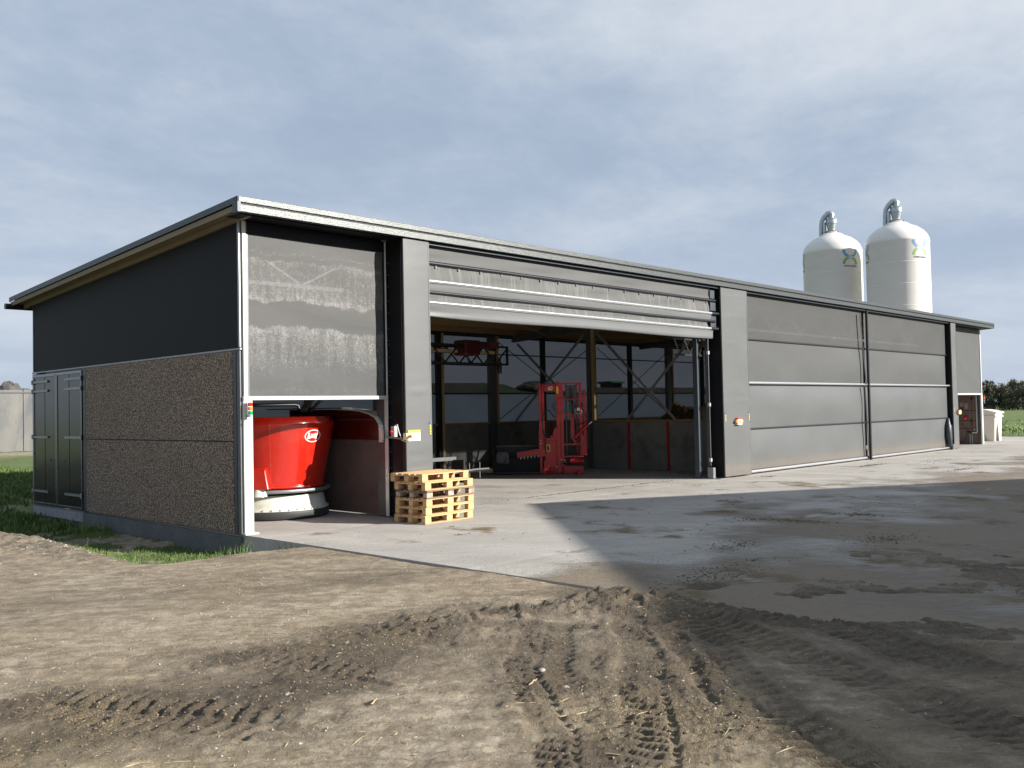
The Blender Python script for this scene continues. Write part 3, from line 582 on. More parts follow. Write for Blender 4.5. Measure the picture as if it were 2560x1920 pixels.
# gable doors
def leaf(y0, y1, hy, sgn):
    d = MB().box(-.05, -.01, y0, y1, .03, 2.99)
    d = d.build('door', M['door_panel'], shed)
    fr = MB().box(-.066, -.03, y0, y1, 2.93, 2.99).box(-.066, -.03, y0, y1, .02, .075).box(-.066, -.03, y0, y0+.045, .075, 2.93).box(-.066, -.03, y1-.045, y1, .075, 2.93)
    fr.build('frame', M['door_frame'], d, .003)
    MB().box(-.0545, -.05, (y0+y1)/2-.006, (y0+y1)/2+.006, .08, 2.92).build('seam', M['black'], d)
    for z in (.33, 1.56, 2.61, 2.82):
        MB().box(-.082, -.064, min(hy, hy+sgn*.92), max(hy, hy+sgn*.92), z-.025, z+.025).tube([(-.085, hy, z-.05), (-.085, hy, z+.05)], .022, 8).build('hinge', M['galv'], d)
    MB().tube([(-.05, (y0+y1)/2+.3*sgn, 1.05), (-.09, (y0+y1)/2+.3*sgn, 1.05)], .014, 8).build('lock', M['galv'], d)
leaf(6.45, 7.86, 6.45, 1); leaf(7.875, 9.26, 9.26, -1)

# corner posts
def corner(xa, xb, ya=0):
    p = MB().box(xa, xb, -.02, .12, .03, 2.26).build('corner_post', M['white_steel'], shed, .004)
    return p
corner(.0, .168)
MB().box(-.02, .23, -.07, .16, .0, .028).build('base_plate', M['white_steel'], shed, .003)
MB().box(.008, .066, -.03, .04, 2.262, 5.16).build('corner_rail', M['white_steel'], shed, .004)
MB().box(.069, .088, -.022, .04, 2.262, 5.16).build('corner_rail', M['galv'], shed, .003)
MB().box(-.058, -.028, -.02, .03, 3.07, 5.17).build('corner_rail', M['galv'], shed, .003)
# bay 1 curtain
def sheet(x0, x1, prof, nx=60, wr=.006, seed=1):
    xs = np.linspace(x0, x1, nx); vs = []
    for k, (y, z) in enumerate(prof):
        w = 0 if k in (0, len(prof)-1) else wr
        for x in xs: vs.append((x, y+w*2*math.sin(x*2.1+k*1.7+seed)+w*random.uniform(-.4, .4), z))
    fs = [(i*nx+j, i*nx+j+1, (i+1)*nx+j+1, (i+1)*nx+j) for i in range(len(prof)-1) for j in range(nx-1)]
    return MB().add(vs, fs, True)
def vprof(y, z0, z1, n): return [(y, z0+(z1-z0)*i/n) for i in range(n+1)]
MB().box(.1, 2.96, -.018, -.010, 4.955, 5.16).build('head_strip', M['black'], shed)  # plain black strip across the top of the first curtain
sheet(.10, 2.93, vprof(.0, 2.27, 5.15, 14), 40, .003).build('bay_curtain', M['dusty'], shed)
MB().box(-.005, 2.99, -.035, .02, 2.20, 2.268).build('bottom_rail', M['alu'], shed, .006)
MB().box(.095, .118, -.012, .03, 2.27, 5.15).build('curtain_guide', M['galv_dark'], shed)
MB().box(2.93, 2.965, -.01, .04, 2.27, 5.15).build('curtain_guide', M['black'], shed)
MB().box(2.968, 2.992, -.03, .06, .02, 5.14).build('guide_rail', M['alu'], shed, .003)
MB().box(2.985, 3.0, .07, .3, .02, 2.2).build('guide_rail', M['galv_dark'], shed, .003)

# wrapped pillars
def pillar(x0, x1, y0, name='pillar', side=M['black'], trimtop=5.17):
    sp = MB().box(x0, x1, y0+.012, .02, .03, trimtop).build('pillar', side, shed)
    # front cloth with soft creases
    nx, nz = 14, 90; vs = []
    rs = [random.uniform(.03, trimtop) for _ in range(16)]; st = [random.uniform(-.012, .012) for _ in rs]
    for i in range(nz):
        z = .045+(trimtop-.06)*i/(nz-1)
        for j in range(nx):
            x = x0-.012+(x1-x0+.02)*j/(nx-1); u = j/(nx-1)
            dy = sum(s*math.exp(-((z-r-.05*(u-.5))/.035)**2)*(.4+.6*math.sin(math.pi*u)) for r, s in zip(rs, st))
            vs.append((x, y0-abs(dy)*.6-.004*math.sin(math.pi*u)-.003*math.sin(z*1.3), z))
    fs = [(i*nx+j, i*nx+j+1, (i+1)*nx+j+1, (i+1)*nx+j) for i in range(nz-1) for j in range(nx-1)]
    MB().add(vs, fs, True).build('cloth_front', M['pillar'], sp)
    MB().box(x1-.012, x1+.012, y0-.004, .0, .045, trimtop-.015).build('cloth_side', M['pillar'], sp)
    MB().box(x0-.016, x0+.02, y0-.008, y0+.03, .045, trimtop-.015).build('cloth_hem', M['pillar'], sp, .004)
    return sp
P1 = pillar(3.034, 3.64, -.50); P2 = pillar(14.07, 15.43, -.50); P3 = pillar(31.72, 32.28, -.50)
rv = MB(); z = .12
while z < 4.9:
    rv.box(3.026, 3.034, -.052, -.036, z, z+.016); z += random.choice((.07, .22, .27, .3, .24))
rv.build('rivet', M['galv'], P1)['kind'] = 'stuff'
MB().box(3.028, 3.034, -.42, -.41, .05, 5.1).build('side_seam', M['galv_dark'], P1)
for (x0, x1, yb) in ((13.78, 14.30, -.52), (31.35, 31.9, -.52)):
    MB().box(x0, x1, yb, -.1, .002, .014).build('base_plate', M['galv'], shed)
# frame around the open bay, right side
MB().box(13.62, 13.74, .02, .16, .0, 5.0).build('frame_post', M['trim_dark'], shed, .004)
MB().box(13.92, 13.96, -.10, -.04, .0, 5.0).build('frame_post', M['galv_dark'], shed, .004)
gp = MB().tube([(13.83, -.2, .35), (13.83, -.2, 3.9)], .018, 10).build('guide_tube', M['galv_dark'], shed)
for zz in (.46, 1.95, 3.35): MB().box(13.80, 13.86, -.23, -.17, zz, zz+.09).build('clamp', M['alu'], gp)
MB().box(13.78, 13.9, -.3, -.12, .015, .3).build('floor_bracket', M['galv'], shed, .006)
MB().box(3.7, 14.0, -.05, .1, 5.02, 5.16).build('head_beam', M['black_steel'], shed)
MB().box(15.5, 31.6, -.05, .1, 5.04, 5.16).build('head_beam', M['black_steel'], shed)
MB().box(3.64, 14.05, -.44, -.40, 5.13, 5.165).build('curtain_track', M['trim_dark'], shed)
MB().box(15.45, 31.7, -.44, -.40, 5.13, 5.165).build('curtain_track', M['trim_dark'], shed)
# bay 2 folded curtain
fc = sheet(3.62, 13.80, [(-.33, 5.14), (-.34, 5.02), (-.345, 4.94), (-.35, 4.87), (-.36, 4.81)], 160, .004).build('fold_curtain', M['mesh_fold'], shed)
fc['label'] = 'raised curtain gathered under the roof over the open bay'
sheet(3.62, 13.62, [(-.37, 4.79), (-.38, 4.72), (-.39, 4.63), (-.40, 4.55), (-.41, 4.47)], 200, .007, 3).build('fold', M['mesh_streak'], fc)
sheet(3.62, 13.70, [(-.42, 4.41), (-.415, 4.38), (-.405, 4.33), (-.39, 4.285), (-.38, 4.25)], 120, .002, 5).build('fold', M['pvc_pale'], fc)
sheet(3.62, 13.55, [(-.38, 4.21), (-.385, 4.18), (-.39, 4.14), (-.40, 4.09), (-.41, 4.06)], 260, .006, 8).build('fold', M['mesh_streak'], fc)
# hanging flap, thick hem
xs = np.linspace(3.62, 13.78, 110); vs = []
for k, (yy, zz) in enumerate([(-.415, 4.0), (-.405, 3.95), (-.40, 3.90), (-.40, 3.83), (-.395, 3.78), (-.37, 3.755), (-.35, 3.76)]):
    for x in xs:
        e = math.exp(-(x-3.62)/.9); sag = -.014*math.sin((x-3.6)/10.2*math.pi*3)
        vs.append((x, yy-.03*e*math.sin(k*1.3+1), zz+(0 if k < 2 else sag)+.02*e*(k > 2)))
fs = [(i*110+j, i*110+j+1, (i+1)*110+j+1, (i+1)*110+j) for i in range(6) for j in range(109)]
MB().add(vs, fs, True).build('bottom_flap', M['pvc_pale'], fc)
for (yy, zz, r, m, xe) in ((-.375, 4.79, .044, 'black_steel', 13.95), (-.42, 4.437, .038, 'rod', 13.7), (-.395, 4.23, .036, 'black_steel', 13.9), (-.42, 4.03, .038, 'rod', 13.65)):
    MB().tube([(3.62, yy, zz), (xe, yy, zz)], r, 14).build('rod', M[m], fc)
    if m == 'rod': MB().tube([(xe, yy, zz), (xe+.34, yy, zz)], r*1.15, 12).build('rod_end', M['black_steel'], fc)
# dark end webbing
for zz, w in ((4.95, .10), (4.62, .12), (4.33, .14), (4.12, .12)):
    MB().box(13.72, 13.72+w*2.2, -.38, -.34, zz-.1, zz+.12).build('end_web', M['trim_dark'], fc)
MB().box(13.72, 14.07, -.12, -.06, 3.72, 5.16).build('sun_leak_block', M['black'], fc)  # added box that blocks sun leaking past the curtain end
# small pegs along the second fold
pg = MB()
for i in range(17): pg.box(3.9+i*.6, 3.93+i*.6, -.405, -.39, 4.70, 4.745)
pg.build('peg', M['galv_dark'], fc)['kind'] = 'stuff'

# bay 3 closed curtain
def sag(x, a, b, d): return d*math.sin(math.pi*np.clip((x-a)/(b-a), 0, 1))
def panel(name, xa, xb, z0, z1, m, y=-.30, bulge=.04, bow0=0, bow1=0, seed=1, right_in=0):
    nx, nz = 46, 14; vs = []
    for i in range(nz):
        v = i/(nz-1)
        for j in range(nx):
            u = j/(nx-1); x = xa+(xb-xa)*u
            if right_in: x -= right_in*math.sin(math.pi*v)*u**8
            zz = z0+bow0*math.sin(math.pi*u)+(z1+bow1*math.sin(math.pi*u)-z0-bow0*math.sin(math.pi*u))*v
            vs.append((x, y-bulge*(1-abs(2*u-1)**10)*math.sin(math.pi*v)*(.6+.4*math.sin(u*3+seed))+.006*(1-abs(2*u-1)**10)*math.sin(u*19+seed*2)*math.sin(math.pi*v), zz))
    fs = [(i*nx+j, i*nx+j+1, (i+1)*nx+j+1, (i+1)*nx+j) for i in range(nz-1) for j in range(nx-1)]
    return MB().add(vs, fs, True).build(name, m, c3)
c3 = bpy.data.objects.new('closed_curtain', None); COL.objects.link(c3); c3.parent = shed
c3['label'] = 'lowered grey curtain closing the right hand bay'
XM = 23.62
for (xa, xb, sd) in ((15.36, XM-.02, 1), (XM+.10, 31.62, 2)):
    panel('curtain_panel', xa, xb, 3.86, 5.15, M['mesh_top'], seed=sd, bulge=.0)
    panel('curtain_panel', xa, xb-(.1 if sd == 2 else 0), 2.63, 3.80, M['mesh_right'], seed=sd+3, bulge=.05)
    panel('curtain_panel', xa, xb, 1.31, 2.56, M['pvc'], seed=sd+5, bulge=.07)
    panel('curtain_panel', xa, xb, .13, 1.26, M['pvc'], seed=sd+7, bulge=.06, right_in=.25 if sd == 2 else 0)
    MB().tube([(xa, -.31, 3.83), (xb, -.31, 3.83)], .028, 10).build('rod', M['black_steel'], c3)
    MB().tube([(xa, -.40, 2.595), (xb, -.40, 2.595)], .036, 12).build('rod', M['rod'], c3)
    MB().tube([(xa, -.31, 1.285), (xb, -.31, 1.285)], .026, 10).build('rod', M['black_steel'], c3)
    MB().tube([(xa, -.36, .085), (xb-.1, -.36, .085)], .040, 12).build('rod', M['rod'], c3)
MB().box(XM+.0, XM+.09, -.47, -.40, .0, 5.16).build('mid_post', M['black_steel'], c3, .004)
MB().add([(XM-.46, -.40, 5.03), (XM-.38, -.40, 5.03), (XM-.14, -.45, 2.6), (XM-.22, -.45, 2.6)], [(0, 1, 2, 3)]).add([(XM-.34, -.45, 2.55), (XM-.26, -.45, 2.55), (XM-.06, -.44, .12), (XM-.14, -.44, .12)], [(0, 1, 2, 3)]).build('strap', M['black_steel'], c3)
bagv = MB().tube([(31.5, -.36, 1.25), (31.32, -.42, .95), (31.3, -.42, .6), (31.42, -.42, .25), (31.62, -.4, .06)], [.05, .10, .12, .10, .05], 8)
bagv.build('folded_end', M['trim_dark'], c3)
MB().tube([(31.66, -.42, .08), (31.66, -.42, 1.0)], .02, 8).box(31.6, 31.74, -.5, -.36, .01, .22).build('floor_bracket', M['galv'], c3)
# bay 4
MB().box(33.0, 33.05, -.1, .02, .02, 5.1).build('frame_post', M['fascia'], shed, .004)
sheet(33.05, 36.80, vprof(.0, 2.30, 5.14, 10), 20, .003).build('bay_curtain', M['mesh_right'], shed)
MB().box(32.28, 33.0, -.03, .02, 2.30, 5.14).build('bay_curtain', M['mesh_right'], shed)
MB().box(32.29, 36.95, -.035, .02, 2.22, 2.298).build('bottom_rail', M['alu'], shed, .006)
MB().box(36.82, 36.99, -.02, .10, .0, 2.22).build('corner_post', M['white_steel'], shed, .004)
MB().box(36.86, 36.95, -.02, .05, 2.3, 5.16).build('corner_rail', M['white_steel'], shed, .004)
ew = MB().box(36.82, 36.9, .12, YB, .0, 2.9).build('end_wall', M['brown_panel'], shed)
yz_prism(36.84, 36.88, [(.06, 2.9), (YB, 2.9), (YB, RT(YB)-.16), (.06, RT(0)-.16)]).build('end_screen', M['gable_mesh'], shed)
jn = MB()
for zz in (.70, 1.05, 1.52): jn.box(36.812, 36.82, .14, 4.0, zz, zz+.018)
jn.box(36.812, 36.82, .40, .412, .1, 2.2)
jn.build('wall_joint', M['black'], ew)['kind'] = 'stuff'
MB().box(36.70, 36.82, -.0, .12, .0, 2.22).build('jamb', M['galv_dark'], shed)
MB().box(33.05, 36.8, .05, .09, 5.12, 5.26).box(.1, 2.95, .05, .09, 5.12, 5.26).box(3.6, 33, .12, .16, 5.1, 5.27).build('head_closure', M['black'], shed)
# rear wall: posts, lower elements, sheets
yr = 9.2
rear_x = [0.1, 2.6, 4.9, 7.4, 9.9, 12.47, 14.97, 17.64, 20.42, 22.99, 25.77, 28.42, 31.1, 33.8, 36.7]
for i, x in enumerate(rear_x):
    big_ = i in (6, 8, 10)
    w = .30 if big_ else .15
    p = MB().box(x-w/2, x+w/2, yr-.06, yr+.10, .0, RT(yr)-.3).build('rear_post', M['black_steel'] if i % 2 else M['galv_dark'], shed)
    if big_ or i == 5: MB().box(x+w/2, x+w/2+.09, yr-.09, yr+.02, 1.5 if big_ else .0, RT(yr)-.3).build('timber', M['wood_post'], p)
for a, b in zip(rear_x[:-1], rear_x[1:]):
    MB().box(a+.02, b-.02, yr+.1, yr+.2, -.05, 1.5).build('rear_wall_panel', M['inner_concrete'], shed)
    MB().box(a-.02, b-.03, yr+.12, yr+.125, 2.56, RT(yr)-.22).build('rear_screen', M['mesh_rear'], shed)
    MB().box(a-.02, b-.03, yr+.11, yr+.115, 1.54, 2.555).build('rear_sheet', M['poly_rear'], shed)
MB().box(.1, 36.7, yr+.02, yr+.09, 2.525, 2.575).build('mid_rail', M['black_steel'], shed)
MB().box(.1, 36.7, yr+.02, yr+.07, 3.91, 3.95).build('top_rail', M['black_steel'], shed)
MB().box(.1, 36.7, yr-.02, yr+.25, 1.501, 1.56).build('wall_cap', M['wood_dark'], shed)
MB().box(.1, 36.7, yr-.1, yr+.1, RT(yr)-.32, RT(yr)-.16).build('wall_plate', M['black_steel'], shed)
br = MB()
def cross(y, xa, xb, za, zb, r=.014): br.tube([(xa, y, za), (xb, y, zb)], r, 6); br.tube([(xa, y, zb), (xb, y, za)], r, 6)
cross(yr-.1, 15.2, 20.3, 1.65, 4.35); cross(yr-.1, 20.7, 25.6, 1.65, 4.35)
br.build('wind_brace', M['black_steel'], shed)

# inner cross wall at X=3 and X=15.9
MB().box(3.0, 3.12, .10, 3.6, .03, 1.45).build('inner_wall', M['brown_wall'], shed)
MB().box(3.0, 3.12, 3.62, 9.1, .03, 1.45).build('inner_wall', M['brown_wall'], shed)
for a, b in ((.95, 2.55), (2.57, 4.03), (4.05, 5.6), (5.62, 7.3), (7.32, 9.1)):
    MB().box(15.9, 16.05, a, b, .0, 1.53).build('inner_wall', M['inner_concrete'], shed, .008)
for y in (1.08, 2.56, 4.04, 5.6, 7.3):
    MB().box(15.86, 15.9, y-.035, y+.035, .0, 1.5).build('red_post', M['red_post'], shed)
MB().box(15.84, 16.1, .95, 9.1, 1.531, 1.57).build('wall_cap', M['wood_dark'], shed)
MB().box(15.82, 15.98, 5.50, 5.66, 0, RT(5.5)-.4).build('column', M['galv_dark'], shed)
MB().box(15.84, 15.94, 5.38, 5.48, 1.58, RT(5.5)-.4).build('timber', M['wood_post'], shed)
MB().box(15.85, 16.0, .9, 1.05, 0, RT(1)-.4).build('column', M['galv_dark'], shed)
xb = MB(); xb.bar((15.93, 5.3, 4.45), (15.93, .95, .25), .05, .07); xb.bar((15.96, 1.2, 4.5), (15.96, 4.15, 1.57), .05, .07); xb.bar((15.93, 9.0, 1.6), (15.93, 5.8, 4.45), .05, .07); xb.bar((15.96, 5.8, 1.6), (15.96, 8.9, 4.3), .05, .07)
xb.build('wind_brace', M['galv'], shed)
# roof beams and purlins
for x in (2.98, 8.0, 15.95, 23.6, 33.0):
    yz_prism(x-.08, x+.08, [(.1, RT(.1)-.30), (9.1, RT(9.1)-.30), (9.1, RT(9.1)-.52), (.1, RT(.1)-.52)]).build('roof_beam', M['galv_dark'], shed)
for y in np.arange(.7, 9, 1.18):
    MB().box(.1, 36.7, y-.03, y+.03, RT(y)-.298, RT(y)-.151).build('purlin', M['wood_dark'], shed)
rb = MB().tube([(3.9, .8, 4.75), (15.8, 7.4, 4.5)], .012, 6).tube([(3.9, 7.4, 4.5), (15.8, .8, 4.75)], .012, 6); rb.build('roof_brace', M['galv'], shed)
# lattice girder along the front
lt = MB(); yl = .6
for xa, xb_ in ((.2, 2.9), (16.2, 32.8), (33.1, 36.6)):
    lt.bar((xa, yl, 5.0), (xb_, yl, 5.0), .07); lt.bar((xa, yl, 4.26), (xb_, yl, 4.26), .07)
    n = max(1, round((xb_-xa)/1.93)); st_ = (xb_-xa)/n
    for i in range(n):
        a = xa+i*st_; lt.bar((a, yl, 4.98), (a+st_/2, yl, 4.28), .04); lt.bar((a+st_/2, yl, 4.28), (a+st_, yl, 4.98), .04)
lt.build('lattice_girder', M['lattice'], shed)
lt = MB(); yl = 1.2
lt.bar((14.3, yl, 3.90), (15.85, yl, 3.90), .05); lt.bar((14.3, yl, 3.45), (15.85, yl, 3.45), .05)
for i in range(3): a = 14.35+i*.5; lt.bar((a, yl, 3.88), (a+.25, yl, 3.46), .03); lt.bar((a+.25, yl, 3.46), (a+.5, yl, 3.88), .03)
lt.build('lattice_girder', M['galv'], shed)
# stickers and signs on the pillars
def sticker_column(x, ztop, name_p):
    st = MB().tube([(x, -.5135, ztop-.022), (x, -.516, ztop-.022)], .024, 16).build('sticker', M['blue'], name_p)
    for i in range(4):
        zc_ = ztop-.075-i*.048
        MB().prism([(x-.026, -.5135, zc_-.02), (x+.026, -.5135, zc_-.02), (x, -.5135, zc_+.024)], (0, -.002, 0)).build('warning_sticker', M['yellow'], name_p)
sticker_column(3.60, 1.77, P1); sticker_column(14.13, 1.78, P2); sticker_column(15.37, 1.78, P2); sticker_column(31.79, 1.78, P3)
sg = MB().box(3.05, 3.345, -.522, -.514, 1.42, 1.62).build('notice_board', M['paper'], P1)
MB().box(3.05, 3.345, -.524, -.522, 1.57, 1.62).build('notice_header', M['yellow'], sg)
tx = MB()
for i in range(4): tx.box(3.21, 3.32, -.524, -.5225, 1.545-i*.028, 1.552-i*.028)
tx.lathe([(.042, 0), (.036, 0)], n=24)
tx.v = [v if i < len(tx.v)-48 else (3.135+v[0], -.5235, 1.485+v[1]) for i, v in enumerate(tx.v)]
tx.box(3.125, 3.145, -.524, -.5225, 1.465, 1.50)
tx.build('print', M['black_ink'], sg)
# far corner fittings
for (a, b, z0, z1) in ((.76, .90, 1.71, 1.90), (.57, .72, 1.59, 1.86), (.78, .91, 1.48, 1.66)):
    MB().box(36.806, 36.818, a, b, z0, z1).build('notice', M['paper_aged'] if z0 > 1.5 else M['brown_wall'], ew)

# ------------------------------------------------------------------ control boxes
cb = thing('control_box', 'small cream control box with orange switch on bracket, by the first wrapped pillar and notice', 'control box', (2.98, -.3, 1.5), 'control boxes on the pillars')
MB().box(2.84, 2.92, -.38, -.28, 1.50, 1.70).build('housing', M['grey_box'], cb, .006)
MB().tube([(2.83, -.33, 1.60), (2.80, -.33, 1.60)], .028, 12).build('red_button', M['lens_r'], cb)
MB().box(2.93, 3.03, -.62, -.52, 1.44, 1.57).build('switch_housing', M['cream_box'], cb, .006)
MB().tube([(2.985, -.63, 1.51), (2.985, -.67, 1.51)], .028, 12).box(2.975, 2.995, -.70, -.66, 1.485, 1.535).build('switch_knob', M['lens_o'], cb)
MB().bar((2.95, -.02, 1.50), (2.95, -.56, 1.46), .03).build('bracket', M['galv'], cb)
MB().tube([(2.90, -.33, 1.70), (2.93, -.36, 1.73), (2.95, -.38, 1.60), (2.96, -.45, 1.44), (3.0, -.55, 1.40), (3.02, -.58, 1.44)], .008, 6).build('cable', M['paper'], cb)
def cbox(x, y, z, label):
    c = thing('control_box', label, 'control box', (x, y, z), 'control boxes on the pillars')
    MB().box(x-.11, x+.13, y-.09, y, z-.09, z+.07).build('housing', M['cream_box'], c, .008)
    MB().box(x-.09, x+.11, y-.10, y-.01, z+.072, z+.10).build('cover', M['lens_r'], c, .005)
    MB().tube([(x+.14, y-.05, z), (x+.22, y-.05, z)], .03, 10).tube([(x-.11, y-.05, z), (x-.17, y-.05, z)], .035, 10).build('switch_knob', M['lens_o'], c)
    MB().box(x-.03, x+.03, y-.105, y-.09, z-.03, z+.02).build('key_switch', M['lens_o'], c)
    return c
cbox(14.72, -.51, 1.515, 'cream control box with red cover on the wide middle pillar')
cbox(32.22, -.51, 1.51, 'cream control box on the far pillar beside the brown wall')

def stack_light(x, y, z, label):
    s = thing('signal_light', label, 'signal light', (x, y, z), 'stack lights on the corner posts')
    MB().tube([(x, y, z-.035), (x, y, z)], .032, 14).build('base', M['grey_box'], s)
    for i, mm in enumerate(('lens_g', 'lens_o', 'lens_r')):
        MB().tube([(x, y, z+.002+i*.068), (x, y, z+.062+i*.068)], .038, 18).build('lens', M[mm], s)
    MB().tube([(x, y, z+.206), (x, y, z+.218)], .036, 14).build('cap', M['lens_r'], s)
    MB().bar((x, y, z-.02), (x-.02, y+.09, z-.02), .03).build('bracket', M['galv'], s)
    MB().tube([(x-.01, y, z-.04), (x-.03, y-.02, z-.10), (x+.0, y-.02, z-.14), (x+.03, y, z-.08)], .005, 6).build('cable', M['paper'], s)
stack_light(.075, -.10, 1.96, 'red, amber and green stack light on the near white corner post')
stack_light(37.06, -.06, 1.98, 'red, amber and green stack light on the far corner post near the hedge')

# things on the brown wall of the far bay
ex = thing('alarm_box', 'small red box with white dot on the brown wall of the far bay', 'alarm box', (36.78, .66, 1.1))
MB().box(36.74, 36.81, .60, .73, 1.10, 1.29).build('housing', M['lens_r'], ex, .015)
MB().tube([(36.74, .665, 1.15), (36.73, .665, 1.15)], .028, 14).build('button', M['paper'], ex)
pp = thing('water_pipe', 'white plastic pipe bending along the brown wall of the far bay', 'pipe', (36.7, .2, 0))
MB().tube([(36.76, .18, 2.25), (36.76, .18, .60), (36.76, .20, .53), (36.76, .40, .52)], .032, 10).build('pipe', M['white_plastic'], pp)
MB().box(36.77, 36.81, .27, .36, .62, .71).build('valve_box', M['paper_aged'], pp)
MB().tube([(36.76, .50, .46), (36.76, .50, 0)], .035, 10).tube([(36.76, .41, .46), (36.76, .41, 0)], .035, 10).build('down_pipe', M['grey_box'], pp)
MB().tube([(36.76, .66, .56), (36.76, .44, .54)], .022, 8).box(36.74, 36.8, .49, .53, .42, .46).box(36.74, 36.8, .38, .42, .42, .46).box(36.76, 36.81, .41, .48, 1.03, 1.09).box(36.76, 36.81, .36, .42, 2.0, 2.08).build('fitting', M['black_steel'], pp)
MB().tube([(36.8, .97, .07), (36.8, .80, .12), (36.8, .68, .28), (36.8, .64, .5)], .008, 6).tube([(36.8, .44, 1.03), (36.8, .44, .9), (36.8, .47, .78)], .008, 6).tube([(36.8, .9, .95), (36.8, .6, .68), (36.8, .5, .56)], .006, 6).build('cable', M['black_ink'], pp)

# ------------------------------------------------------------------ red feed mixer
FX, FY = 1.93, 2.17
fm = thing('feed_mixer', 'round red feeding robot with white skirt parked under the first curtain', 'feeding robot', (FX, FY, 0))
c0 = (FX, FY)
MB().lathe([(.80, .10), (.99, .10), (1.012, .165), (1.0, .175), (.955, .24), (.915, .43), (.90, .45), (.80, .455)], c0, 96).build('base_skirt', M['white_body'], fm)
rbm = MB().lathe([(.93, .015), (1.0, .015), (1.018, .03), (1.022, .15), (1.014, .166)], c0, 96).build('rubber_skirt', M['skirt_rubber'], fm)
sc = MB()
for k in range(40):
    a = 2*math.pi*k/40; x, y = FX+1.004*math.cos(a), FY+1.004*math.sin(a); sc.tube([(x, y, .175), (x, y, .205)], .008, 6)
sc.build('bolt', M['galv'], fm)['kind'] = 'stuff'
MB().lathe([(.93, .505), (1.035, .50), (1.05, .512), (1.05, .555), (1.035, .566), (.93, .56), (.93, .505)], c0, 96).build('bumper_ring', M['galv'], fm)
MB().lathe([(.86, .455), (.88, .50), (.92, .505)], c0, 64).build('deck', M['black_steel'], fm)
MB().lathe([(.93, .575), (.95, .577), (.95, .625), (.925, .635), (.925, .64), (1.147, 1.76), (1.150, 1.775), (1.075, 1.905), (1.06, 1.91), (1.05, 1.90), (1.10, 1.76), (.88, .62)], c0, 128).build('tub', M['red_paint'], fm)
cr = lambda z: .925+(z-.64)*(.222/1.12)
ac = math.atan2(CAM.y-FY, CAM.x-FX)
bx_a = ac-R(19)
def polar(a, r, z): return (FX+r*math.cos(a), FY+r*math.sin(a), z)
# logo on the cone: flat shapes wrapped on the surface
la = ac+R(39)
def wrapc(u, v, off=.006):
    z = 1.545+v; r = cr(z)+off; a = la+u/r; return (FX+r*math.cos(a), FY+r*math.sin(a), z)
def decal(polys, mat_, name, parent, wrap):
    mb = MB()
    for poly in polys:
        bm = bmesh.new(); vv = [bm.verts.new((p[0], p[1], 0)) for p in poly]; f = bm.faces.new(vv)
        bmesh.ops.triangulate(bm, faces=[f]); bm.verts.index_update()
        mb.add([wrap(v.co.x, v.co.y) for v in bm.verts], [tuple(q.index for q in f.verts) for f in bm.faces], True); bm.free()
    return mb.build(name, mat_, parent)
lg = MB(); nn = 48
ring = [[(math.cos(2*math.pi*k/nn)*rx, math.sin(2*math.pi*k/nn)*ry) for k in range(nn)] for rx, ry in ((.190, .118), (.170, .101))]
lg.add([wrapc(*p) for p in ring[0]]+[wrapc(*p) for p in ring[1]], [(k, (k+1) % nn, nn+(k+1) % nn, nn+k) for k in range(nn)], True)
emb = lg.build('emblem_ring', M['white_ink'], fm)
sh = lambda P, x, s=1.08, y=0: [((p[0]*1.45+x)+.12*p[1], p[1]*s+y) for p in P]
Lp = [(0, -.055), (.05, -.043), (.05, -.018), (.026, -.024), (.026, .055), (0, .06)]
Ep = [(0, -.035), (.036, -.035), (.036, -.018), (.018, -.018), (.018, -.008), (.033, -.008), (.033, .008), (.018, .008), (.018, .019), (.036, .019), (.036, .035), (0, .035)]
lp = [(0, -.035), (.034, -.035), (.034, -.015), (.02, -.015), (.02, .035), (0, .035)]
Yp = [(.018, -.055), (.042, -.055), (.042, -.01), (.062, .060), (.040, .056), (.030, .02), (.018, .05), (-.002, .045), (.018, -.01)]
decal([sh(Lp, -.125), sh(Ep, -.060), sh(lp, -.002), sh(Yp, .030)], M['white_ink'], 'emblem_letters', fm, wrapc)
# red motor box on the rim
ca, sa = math.cos(bx_a), math.sin(bx_a); ux, uy = -sa, ca
def lb(r, t, z): return (FX+ca*r+ux*t, FY+sa*r+uy*t, z)
bxm = MB().add([lb(.86, -.30, .59), lb(1.16, -.30, .59), lb(1.16, .27, .59), lb(.86, .27, .59), lb(.92, -.24, 1.0), lb(1.08, -.26, .95), lb(1.08, .18, .95), lb(.92, .18, 1.0)],
               [(3, 2, 1, 0), (4, 5, 6, 7), (0, 1, 5, 4), (1, 2, 6, 5), (2, 3, 7, 6), (3, 0, 4, 7)])
bxm.build('motor_box', M['red_paint'], fm, .015)
MB().tube([lb(1.04, .05, .46), lb(1.04, .05, .60)], [.15, .11], 20).build('sensor_foot', M['white_body'], fm)
# pipe rail and steel arm above the tub
rl = MB()
rl.tube([(.3, 3.3, 2.16), (2.9, 3.0, 2.16), (3.0, 2.98, 2.14), (3.02, 2.96, 2.02)], .035, 10)
for x in (.9, 1.75): rl.tube([(x, 3.2, 2.16), (x, 3.18, 1.9)], .03, 8)
rl.build('pipe_rail', M['black_steel'], fm)
MB().bar((2.05, 1.35, 2.03), (2.55, 1.75, 2.32), .12, .07).bar((2.25, 1.4, 2.02), (2.75, 1.7, 2.28), .05, .05).build('lift_arm', M['galv_dark'], fm)

